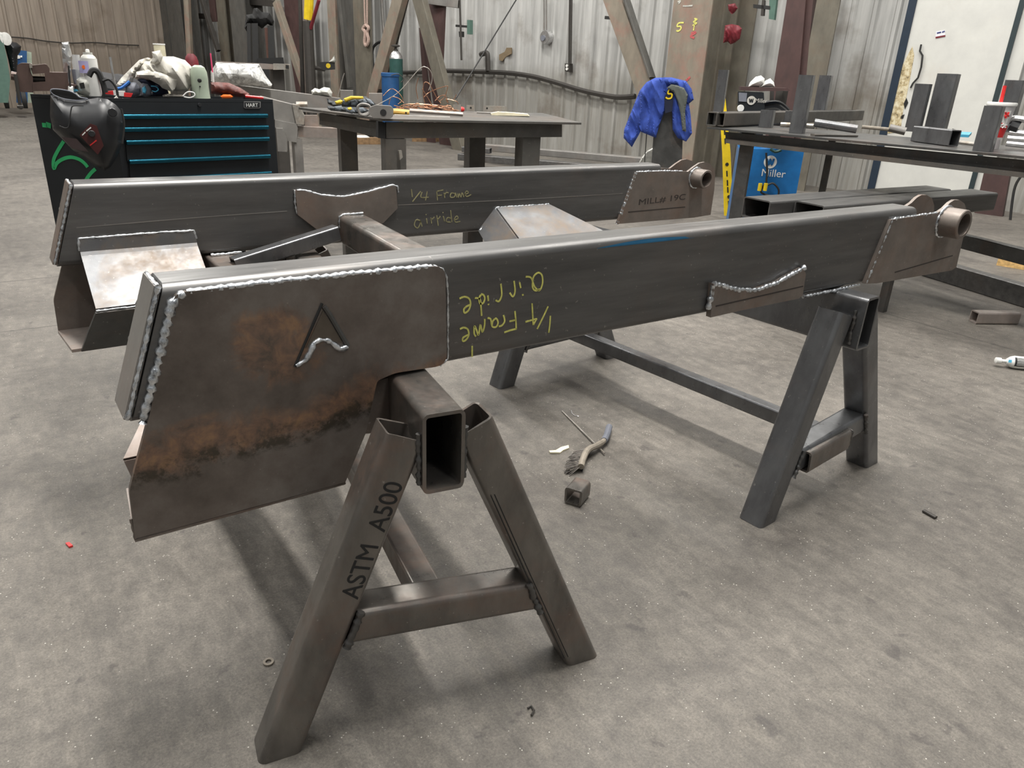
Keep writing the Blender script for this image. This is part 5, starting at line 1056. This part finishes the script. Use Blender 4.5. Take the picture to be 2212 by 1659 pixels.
f = fo1(1910, 288); t = thing('hammer', 'hammer with a brown handle lying behind the steel shaft', 'hammer', f(1910, 285)); link('handle', MB().tube([f(1862, 274), f(1926, 280)], .014, 10), M['handle_wood'], t)
link('head', MB().tube([f(1921, 276), f(1956, 284)], .028, 12, rf=lambda i: .03), M['grey'], t)
tag(link('flat_bar', MB().sbox(Zp(1755, 294, ZB1) + ZZ * .008, Zp(1848, 296, ZB1) + ZZ * .008, ZZ, .014, .05), M['bench']), 'thin flat bar near the front edge of the right workbench', 'bar')
tag(link('bent_offcut', fo1(2050, 292).poly([(2042, 289), (2058, 278), (2067, 281), (2058, 290)], -.2, .03), M['bench'], None, 0), 'bent scrap plate right of the tallest upright', 'scrap')
tag(link('light_blue_lid', MB().prism([Zp(2072, 296, ZB1), Zp(2092, 297, ZB1), Zp(2098, 291, ZB1), Zp(2076, 290, ZB1)], ZZ * .02), M['lightblue'], None, 0), 'light blue flat lid on the right workbench', 'lid')
tag(link('round_rod', MB().tube([Zp(2066, 311, ZB1) + ZZ * .014, Zp(2106, 316, ZB1) + ZZ * .014], .012, 8), M['bright_tube']), 'short bright rod between the lying offcut and the cup', 'rod')
f = fo1(2160, 322); t = thing('drink_cup', 'clear plastic cup with a red band and red straw on the right workbench', 'cup', f(2155, 320))
cu_ = f.cyl(2131, 2197, 226, 324, ((.62, 0), (.68, .25), (1, 1)), 0, 32)
link('cup', cu_, M['cup'], t); link('lid', f.cyl(2130, 2198, 221, 228, ((1, 0), (1.02, .5), (.98, 1)), 0, 32), M['white'], t)
a, b = f(2131, 226), f(2197, 226); rr = (b - a).length / 2; c = (a + b) / 2; c.z = f(2164, 324).z; hh = f(2164, 226).z - c.z
def onc(u, v, e=.002):                     # on the cup wall: u degrees from facing us, v fraction of the height
    r0 = rr * (.62 + (.68 - .62) * v / .25 if v < .25 else .68 + .32 * (v - .25) / .75) + e; g = math.radians(u); return c - f.n * math.cos(g) * r0 + f.r * math.sin(g) * r0 + ZZ * hh * v
mb = MB(); K = 14
for i in range(K + 1):
    u = -75 + 150 * i / K; zt_ = .62 - .10 * abs(u - 20) / 60
    for v in (.28, .28 + (zt_ - .28) / 2, zt_): mb.v.append(onc(u, v))
for i in range(K):
    for j in range(2): mb.f.append((i * 3 + j, i * 3 + 3 + j, i * 3 + 4 + j, i * 3 + 1 + j))
bd = link('red_band', mb, M['red'], t); mb = MB(); mb.v = [onc(18, .60, .003), onc(50, .60, .003), onc(50, .88, .003), onc(18, .88, .003)]; mb.f = [(0, 1, 2, 3)]; link('logo_patch', mb, M['white'], t, 0)
lp = lambda a, b: onc((a - (2164 - .27 * (b - 226))) * 2.1, (324 - b) / 98, .005)
strokes('cup_logo', [[(2171, 241), (2174, 247), (2178, 241)], [(2169, 250), (2174, 247), (2180, 250)], [(2174, 250), (2171, 254)]], lp, -f.n, .012, M['red'], t, .001)
S_ = [[(2152, 264), (2147, 262), (2145, 268), (2150, 273), (2155, 270)], [(2161, 267), (2157, 268), (2158, 273), (2162, 267), (2163, 274)], [(2170, 266), (2166, 268), (2170, 271), (2166, 275)], [(2172, 270), (2177, 268), (2173, 267), (2173, 274), (2178, 273)]]
strokes('cup_text', S_, lp, -f.n, .009, M['white'], bd, .001); link('straw', MB().tube([c + ZZ * hh * .1 + f.n * .0, f(2171, 185, .0)], .011, 8), M['red'], t)
link('drink', f.cyl(2124, 2156, 300, 322), flat('brown_drink', (.2, .06, .04), .3), t)
f = fo1(2215, 325)
for L, r_m, mt, lab in (([(2178, 262), (2195, 256), (2230, 262)], .02, 'silver', 'silver tool handle arching right of the cup'), ([(2180, 285), (2240, 292)], .022, 'silver', 'upper silver clamp bar right of the cup'), ([(2176, 298), (2240, 303)], .022, 'silver', 'middle silver clamp bar right of the cup'), ([(2174, 309), (2240, 316)], .02, 'silver', 'lowest silver clamp bar right of the cup'), ([(2182, 270), (2200, 276)], .035, 'black', 'black round grip right of the cup')):
    tag(link('clamp_bar', rope(L, r_m, f, 0, 8), M[mt]), lab, 'clamp')
# welding feeder, shelf, rolls and the blue welder behind
fw_ = Fac(V3((5.9, 5.6, 0))); SH = fw_(1620, 196).z
t = thing('tool_shelf', 'dark brown shelf on a post behind the right workbench', 'shelf', fw_(1660, 192) * V3((1, 1, 0)))
link('board', fw_.poly([(1600, 187), (1700, 190), (1708, 196), (1640, 197), (1600, 195)], 0, .25), M['oxide'], t, 0); q = fw_(1690, 196, -.1); link('post', MB().abox((q.x - .04, q.y - .04, 0), (q.x + .04, q.y + .04, q.z)), M['pipe'], t, 0)
link('post', fw_.poly([(1664, 196), (1672, 196), (1664, 540), (1656, 540)], -.15, .05), M['pipe'], t, 0)
for L, lab in (([(1616, 188), (1620, 178), (1632, 166), (1644, 163), (1652, 170), (1650, 180), (1640, 188)], 'larger white roll on the brown shelf'), ([(1642, 188), (1652, 175), (1664, 169), (1672, 178), (1674, 188)], 'smaller white roll on the brown shelf')):
    tag(link('white_roll', fw_.puff(L, .08, .15), M['white']), lab, 'roll')
t = thing('wire_feeder', 'black wire feeder box with a pale round logo beneath the brown shelf', 'wire feeder', fw_(1620, 245))
bx = link('box', fw_.poly([(1594, 198), (1650, 200), (1652, 240), (1594, 246)], 0, .25), M['chest'], t, 0)
link('grey_door', fw_.poly([(1596, 200), (1614, 201), (1612, 220), (1596, 219)], .252, .01), M['purplegrey'], t, 0)
link('gauge', MB().lathe(fw_(1600, 234, .28), fw_.n, [(.03, -.01), (.033, .012), (.022, .014), (.02, .005)], 16), M['white'], t); link('logo', MB().lathe(fw_(1623, 217, .262), fw_.n, [(.040, 0), (.040, .003)], 20), M['hoodie'], bx)
text('logo_text', 'Miller', fw_(1630, 221, .264), fw_.r, ZZ, .052, M['hoodie'], bx, .0006, 0, .95); strokes('logo_mark', [[(1619, 213), (1620.5, 221), (1623, 214), (1625, 221), (1627, 213)]], lambda a, b: fw_(a, b, .2665), -fw_.n, .009, M['chest'], bx, .001)
for i, L in enumerate(([(1650, 224), (1680, 222), (1700, 236), (1706, 250)], [(1652, 232), (1680, 230), (1700, 244)], [(1652, 240), (1676, 238), (1694, 250)])): tag(link('welding_cable', rope(L, .022, fw_, .1 * i), M['cable']), ('top', 'middle', 'lowest')[i] + ' black welding cable curling right of the wire feeder', 'cable')
tag(link('feeder_stand', fw_.poly([(1602, 247), (1650, 243), (1640, fpy(fw_, 1640)), (1592, fpy(fw_, 1592))], -.02, .2), M['black_and_shade'], None, 0), 'dark pedestal carrying the wire feeder', 'stand')
fw2 = Fac(V3((5.75, 5.25, 0)) * .97); t = thing('welder', 'blue welder with a white logo standing under the right workbench', 'welder', fw2(1660, 400) * V3((1, 1, 0)))
def toz(L, f_): return [(a, b) for a, b in L]
wb = [fw2(1598, 322), fw2(1738, 322), fw2(1732, 420), fw2(1590, 420)]
for i in (2, 3): wb[i] = V3((wb[3 - i].x, wb[3 - i].y, .12)) if 0 else V3((wb[1 if i == 2 else 0].x, wb[1 if i == 2 else 0].y, .10))
bx = link('cabinet', MB().prism(wb, fw2.n * .5), M['miller'], t, 0)
link('logo', MB().lathe(fw2(1664, 350, .004), fw2.n, [(.058, 0), (.058, .004)], 22), M['white'], bx); strokes('logo_mark', [[(1657, 343), (1660, 356), (1664, 344), (1667, 356), (1672, 343)]], lambda a, b: fw2(a, b, .009), -fw2.n, .018, M['miller'], bx, .001)
text('logo_text', 'Miller', fw2(1643, 380, .003), fw2.r, ZZ, .095, M['white'], bx, .001, 0, 1.0)
for x in (1640, 1652): link('yellow_plug', MB().tube([fw2(x + 3, 396, .1), fw2(x, 412, .1)], .018, 8), M['yellow'], t)
link('cable_loop', rope([(1655, 330), (1657, 370), (1656, 398), (1670, 396), (1682, 410), (1678, 425), (1660, 422), (1644, 415), (1650, 400), (1656, 396)], .010, fw2, .08), M['cable'], t)
link('warning_label', fw2.poly([(1591, 366), (1596, 366), (1593, 410), (1588, 410)], .01, .004), M['white'], t, 0); link('green_cord', rope([(1664, 322), (1675, 328), (1688, 324)], .014, fw2, .05), M['cylgreen'], t)
# stacked rectangular tubes in front of that
ZT_ = .78
def T3(p, q, lab):
    a, b = p, q; return tag(link('rectangular_tube', MB().rtube(a, b, ZZ, .125, .21, .008, .016), M['beam']), lab, 'rectangular tube')
a1_, b1_ = Zp(1636, 445, ZT_ - .06), Zp(1930, 424, ZT_ - .06); dr_ = (b1_ - a1_).normalized()
sd = V3((dr_.y, -dr_.x, 0)); sd = sd if sd.dot(a1_ - EYE) < 0 else -sd
pA = Zp(1632, 452, ZT_ - .0625); T3(pA, pA + dr_ * 1.9, 'left of the two open rectangular tubes lying before the blue welder')
pB = pA + sd * .225 + dr_ * .20; T3(pB, pB + dr_ * 1.9, 'right of the two open rectangular tubes, nearer the frame')
tr = thing('low_trestle', 'low dark trestle carrying the two rectangular tubes', 'trestle', (pA + dr_ * 1.0) * V3((1, 1, 0)))
for k in (.30, .95):
    c0_ = pA + dr_ * k - sd * .08; c1_ = pB + dr_ * k + sd * .08; zz_ = ZT_ - .125 - .03
    link('rail', MB().sbox(V3((c0_.x, c0_.y, zz_)), V3((c1_.x, c1_.y, zz_)), ZZ, .058, .06), M['beam_dark'], tr)
    for q in (c0_ + sd * .05, c1_ - sd * .05): link('leg', MB().abox((q.x - .025, q.y - .025, 0), (q.x + .025, q.y + .025, zz_ - .03)), M['beam_dark'], tr, 0)
# rails at the right edge, timber, wall foot
def floorbar(p, q, hz, w_, h_, mat, lab, nm='steel_rail'): return tag(link(nm, MB().rtube(Zp(*p, hz), Zp(*q, hz), ZZ, h_, w_, .008, .008), M[mat]), lab, 'rail')
rk = thing('rack_rail', 'raised dark steel rail on short feet at the right edge under the workbench', 'rail', Zp(2140, 560, 0))
pa, pb = Zp(1860, 464, .42), Zp(2400, 602, .42); link('rail', MB().rtube(pa, pb, ZZ, .10, .08, .008, .008), M['beam_dark'], rk)
for k in (.02, .98): q = pa.lerp(pb, k); link('foot', MB().abox((q.x - .03, q.y - .03, 0), (q.x + .03, q.y + .03, .37)), M['beam_dark'], rk, 0)
floorbar((1985, 570), (2330, 673), .075, .10, .15, 'beam', 'long steel rail lying on the floor at the right edge')
a, b = Zp(2152, 573, 0), Zp(2240, 588, 0); n = V3((a.x, a.y, 0)).normalized(); m_ = MB().prism([a, b, b + n * .12, a + n * .12], ZZ * .10)
tag(link('timber_block', m_, M['wood'], None, 0), 'bright splintered timber block on the floor at the right edge', 'timber')
L = [(2127, 365), (2182, 372), (2158, 508), (2096, 498)]; tag(link('column_foot', MB().prism([WL(a, b, .6) for a, b in L], VW * .1), M['oxide'], None, 0), 'brown tapered column foot under the right workbench near the wall', 'column')
tag(link('hanging_hose', MB().tube(smooth3([WL(a, b, .8) for a, b in [(2212, 372), (2194, 400), (2186, 440), (2180, 500)]]), .015, 6), M['cable']), 'thin black hose hanging at the lower right by the wall', 'hose')
# ================================================================== small things on the floor
p0 = Zp(1236, 1092, 0) + ZZ * .034; p1 = Zp(1258, 1066, 0) + ZZ * .034
o = tag(link('tube_offcut', MB().rtube(p0, p0 + (p1 - p0).normalized() * .085, ZZ, .066, .066, .008, .012, jag=.006), M['horse']), 'short rusty square tube offcut on the floor between the sawhorses', 'tube offcut')
a, b = Zp(2100, 697, 0), Zp(2190, 698, 0); o = tag(link('tube_offcut', MB().rtube(a + ZZ * .041, b + ZZ * .041, ZZ, .08, .08, .008, .012), M['pale']), 'brownish square tube offcut lying on the open floor at the right', 'tube offcut')
fb_ = lambda x, y, z=.0: Zp(x, y, z)
wb_ = thing('wire_brush', 'wire brush with a curved grimy wooden handle on the floor', 'brush', fb_(1265, 985))
hp_ = smooth3([fb_(1315, 926, .02), fb_(1306, 950, .025), (fb_(1290, 962, .03)), fb_(1270, 972, .04), fb_(1260, 990, .035), fb_(1255, 1008, .03)])
link('handle', MB().tube(hp_, .012, 10, rf=lambda i: .013 if i > 8 else .011), M['handle_wood'], wb_); link('grip', MB().tube([fb_(1316, 922, .02), fb_(1311, 940, .022), fb_(1305, 952, .025)], .0145, 10), M['purplegrey'], wb_)
mb = MB(); rb = random.Random(5)
for i in range(240):
    k = rb.random(); base = hp_[int(12 + k * (len(hp_) - 14))] + V3((rb.uniform(-.012, .0), rb.uniform(-.01, .01), 0)); tip = V3((base.x - .055 + rb.uniform(-.01, .008), base.y + .012 + rb.uniform(-.012, .012), max(.002, base.z - .018 + rb.uniform(-.014, .012))))
    d = (tip - base).orthogonal().normalized() * .0018; e_ = (tip - base).cross(d).normalized() * .0018; mb.add([base + d, base + e_, base - d - e_, tip + d, tip + e_, tip - d - e_], [(0, 1, 2), (0, 1, 4, 3), (1, 2, 5, 4), (2, 0, 3, 5), (3, 4, 5)])
o = link('bristles', mb, M['bristle'], wb_, 0); o['kind'] = 'stuff'
link('scraper', MB().prism([fb_(1247, 1004, .012), fb_(1264, 1002, .012), fb_(1258, 1020, .004), fb_(1253, 1010, .006)], ZZ * .003), M['black'], wb_, 0)
tag(link('welding_rod', MB().tube([fb_(1214, 888, .004), fb_(1306, 979, .012)], .0035, 8), M['bright_tube']), 'thin straight welding rod under the wire brush', 'rod')
tag(link('wood_chip', MB().prism([fb_(*p, .001) for p in [(1186, 976), (1200, 975), (1212, 968), (1228, 964), (1229, 970), (1216, 975), (1210, 980), (1188, 980)]], ZZ * .006), M['cream_chip'], None, 0), 'cream wood sliver left of the wire brush', 'chip')
tag(link('curled_shaving', MB().tube([fb_(*p, .003) for p in [(1234, 886), (1236, 893), (1242, 898), (1250, 899)]], .0014, 5), M['silver']), 'small bright curled shaving above the welding rod', 'shaving')
c = fb_(580, 1430, .003); mb = MB(); n = 24
for rr_, z_ in ((.0135, 0), (.0135, .0045), (.0075, .0045), (.0075, 0)):
    for j in range(n): g = 2 * math.pi * j / n; mb.v.append(c + V3((math.cos(g) * rr_, math.sin(g) * rr_, z_ - .002)))
for k in range(4):
    for j in range(n): q = (k + 1) % 4; mb.f.append((k * n + j, k * n + (j + 1) % n, q * n + (j + 1) % n, q * n + j))
tag(link('washer', mb, M['handle_wood']), 'small dull washer on the floor left of the near sawhorse foot', 'washer')
tag(link('red_scrap', MB().prism([fb_(*p, .001) for p in [(142, 1176), (150, 1174), (158, 1181), (150, 1184)]], ZZ * .006), M['red'], None, 0), 'tiny red scrap on the floor at the left', 'scrap')
tag(link('dark_clip', MB().tube([fb_(*p, .005) for p in [(1140, 1530), (1148, 1525), (1154, 1535), (1148, 1545)]], .003, 5), M['pipe']), 'tiny dark metal clip on the floor right of the near sawhorse', 'clip')
tag(link('dark_clip', MB().sbox(fb_(1995, 1103, .006), fb_(2022, 1118, .006), ZZ, .01, .016), M['pipe'], None, 0), 'small dark metal scrap on the floor at the right', 'scrap')
# bottle at the right edge
bc = fb_(2186, 795, 0); bd_ = (fb_(2300, 806, 0) - bc).normalized(); c = bc + ZZ * .036 - bd_ * .10
t = thing('sealant_bottle', 'white and black printed bottle lying on the floor at the right edge', 'bottle', bc)
link('body', MB().lathe(c + bd_ * .07, bd_, [(.016, -.01), (.030, .01), (.036, .03), (.036, .30), (.03, .31)], 24), M['white'], t); link('cap', MB().lathe(c + bd_ * .02, bd_, [(.008, -.02), (.018, -.015), (.018, .01), (.010, .015), (.010, .045)], 14), M['white'], t)
def onb(u, s_, e=.0008): g = math.radians(u); n1 = V3((bd_.y, -bd_.x, 0)); n1 = n1 if n1.dot(bc) < 0 else -n1; return c + bd_ * s_ + (n1 * math.cos(g) + ZZ * math.sin(g)) * (.036 + e)
mb = MB()
for i in range(9):
    for s_ in (.09, .30): mb.v.append(onb(-20 + 85 * i / 8, s_))
mb.f = [(2 * i, 2 * i + 1, 2 * i + 3, 2 * i + 2) for i in range(8)]; lb_ = link('black_label', mb, M['black'], t)
for u, s0, s1 in ((55, .10, .14), (55, .15, .21), (42, .10, .22), (30, .10, .20), (17, .10, .17), (5, .10, .23), (-8, .10, .19)):
    mb = MB(); mb.v = [onb(u, s0, .0016), onb(u, s1, .0016), onb(u + 5, s1, .0016), onb(u + 5, s0, .0016)]; mb.f = [(0, 1, 2, 3)]; link('print_line', mb, M['white'], lb_, 0)
mb = MB(); mb.v = [onb(10, .055), onb(10, .072), onb(36, .072), onb(36, .055)]; mb.f = [(0, 1, 2, 3)]; link('blue_dot', mb, M['lightblue'], t, 0)
# bright grit and shavings
mb = MB(); rg = random.Random(11)
def grit(px, py, s_):
    p = Zp(px, py, .0); g = rg.uniform(0, 6.3); a = V3((math.cos(g), math.sin(g), 0)) * s_ * rg.uniform(1, 3.2); b = V3((-a.y, a.x, 0)).normalized() * s_ * .6
    mb.add([p - a, p - b, p + a, p + b, p + ZZ * s_], [(0, 1, 4), (1, 2, 4), (2, 3, 4), (3, 0, 4)])
for i in range(160): grit(rg.gauss(1575, 55), rg.gauss(1470, 35), .0011)
for i in range(60): grit(rg.gauss(1760, 45), rg.gauss(1195, 12), .0013)
for i in range(40): grit(rg.gauss(1985, 14), rg.gauss(1090, 12), .0016)
for i in range(70): grit(rg.gauss(1180, 45), rg.gauss(845, 14), .0014)
for i in range(420): grit(rg.uniform(0, 2212), rg.uniform(850, 1659), .0009)
tag(link('metal_shavings', mb, M['silver'], None, 0), 'bright metal shavings scattered over the floor', 'shavings', None, 'stuff')
# ================================================================== families
FAM = {'sawhorse': 'sawhorses under the frame', 'steel_column': 'steel columns along the long wall', 'diagonal_brace': 'diagonal braces along the long wall', 'work_glove': 'pair of work gloves',
       'timber_block': 'timber blocks on the floor', 'angle_bracket': 'drilled brackets on the left workbench', 'rectangular_tube': 'open rectangular tubes on the low trestle', 'long_tube': 'long square tubes on the right workbench',
       'white_roll': 'white rolls on the shelf', 'welding_cable': 'cables beside the wire feeder', 'clamp_bar': 'clamp bars beside the cup', 'tube_offcut': 'square tube offcuts', 'steel_stub': 'square stubs on the left workbench',
       'workbench': 'workbenches', 'tyre': 'old tyres', 'pole': 'poles by the jib post', 'wall_girt': 'wall girts', 'tapered_column': 'tapered red oxide columns', 'red_clamp': 'red clamps on the column', 'green_bracket': 'green clamps on the hoists', 'outlet_box': 'electrical boxes on the wall', 'steel_bar': 'loose steel bars'}
for o in S.objects:
    if o.parent is None and 'label' in o and o.get('kind') != 'structure':
        k = o.name.split('.')[0]
        if k in FAM: o['group'] = FAM[k]
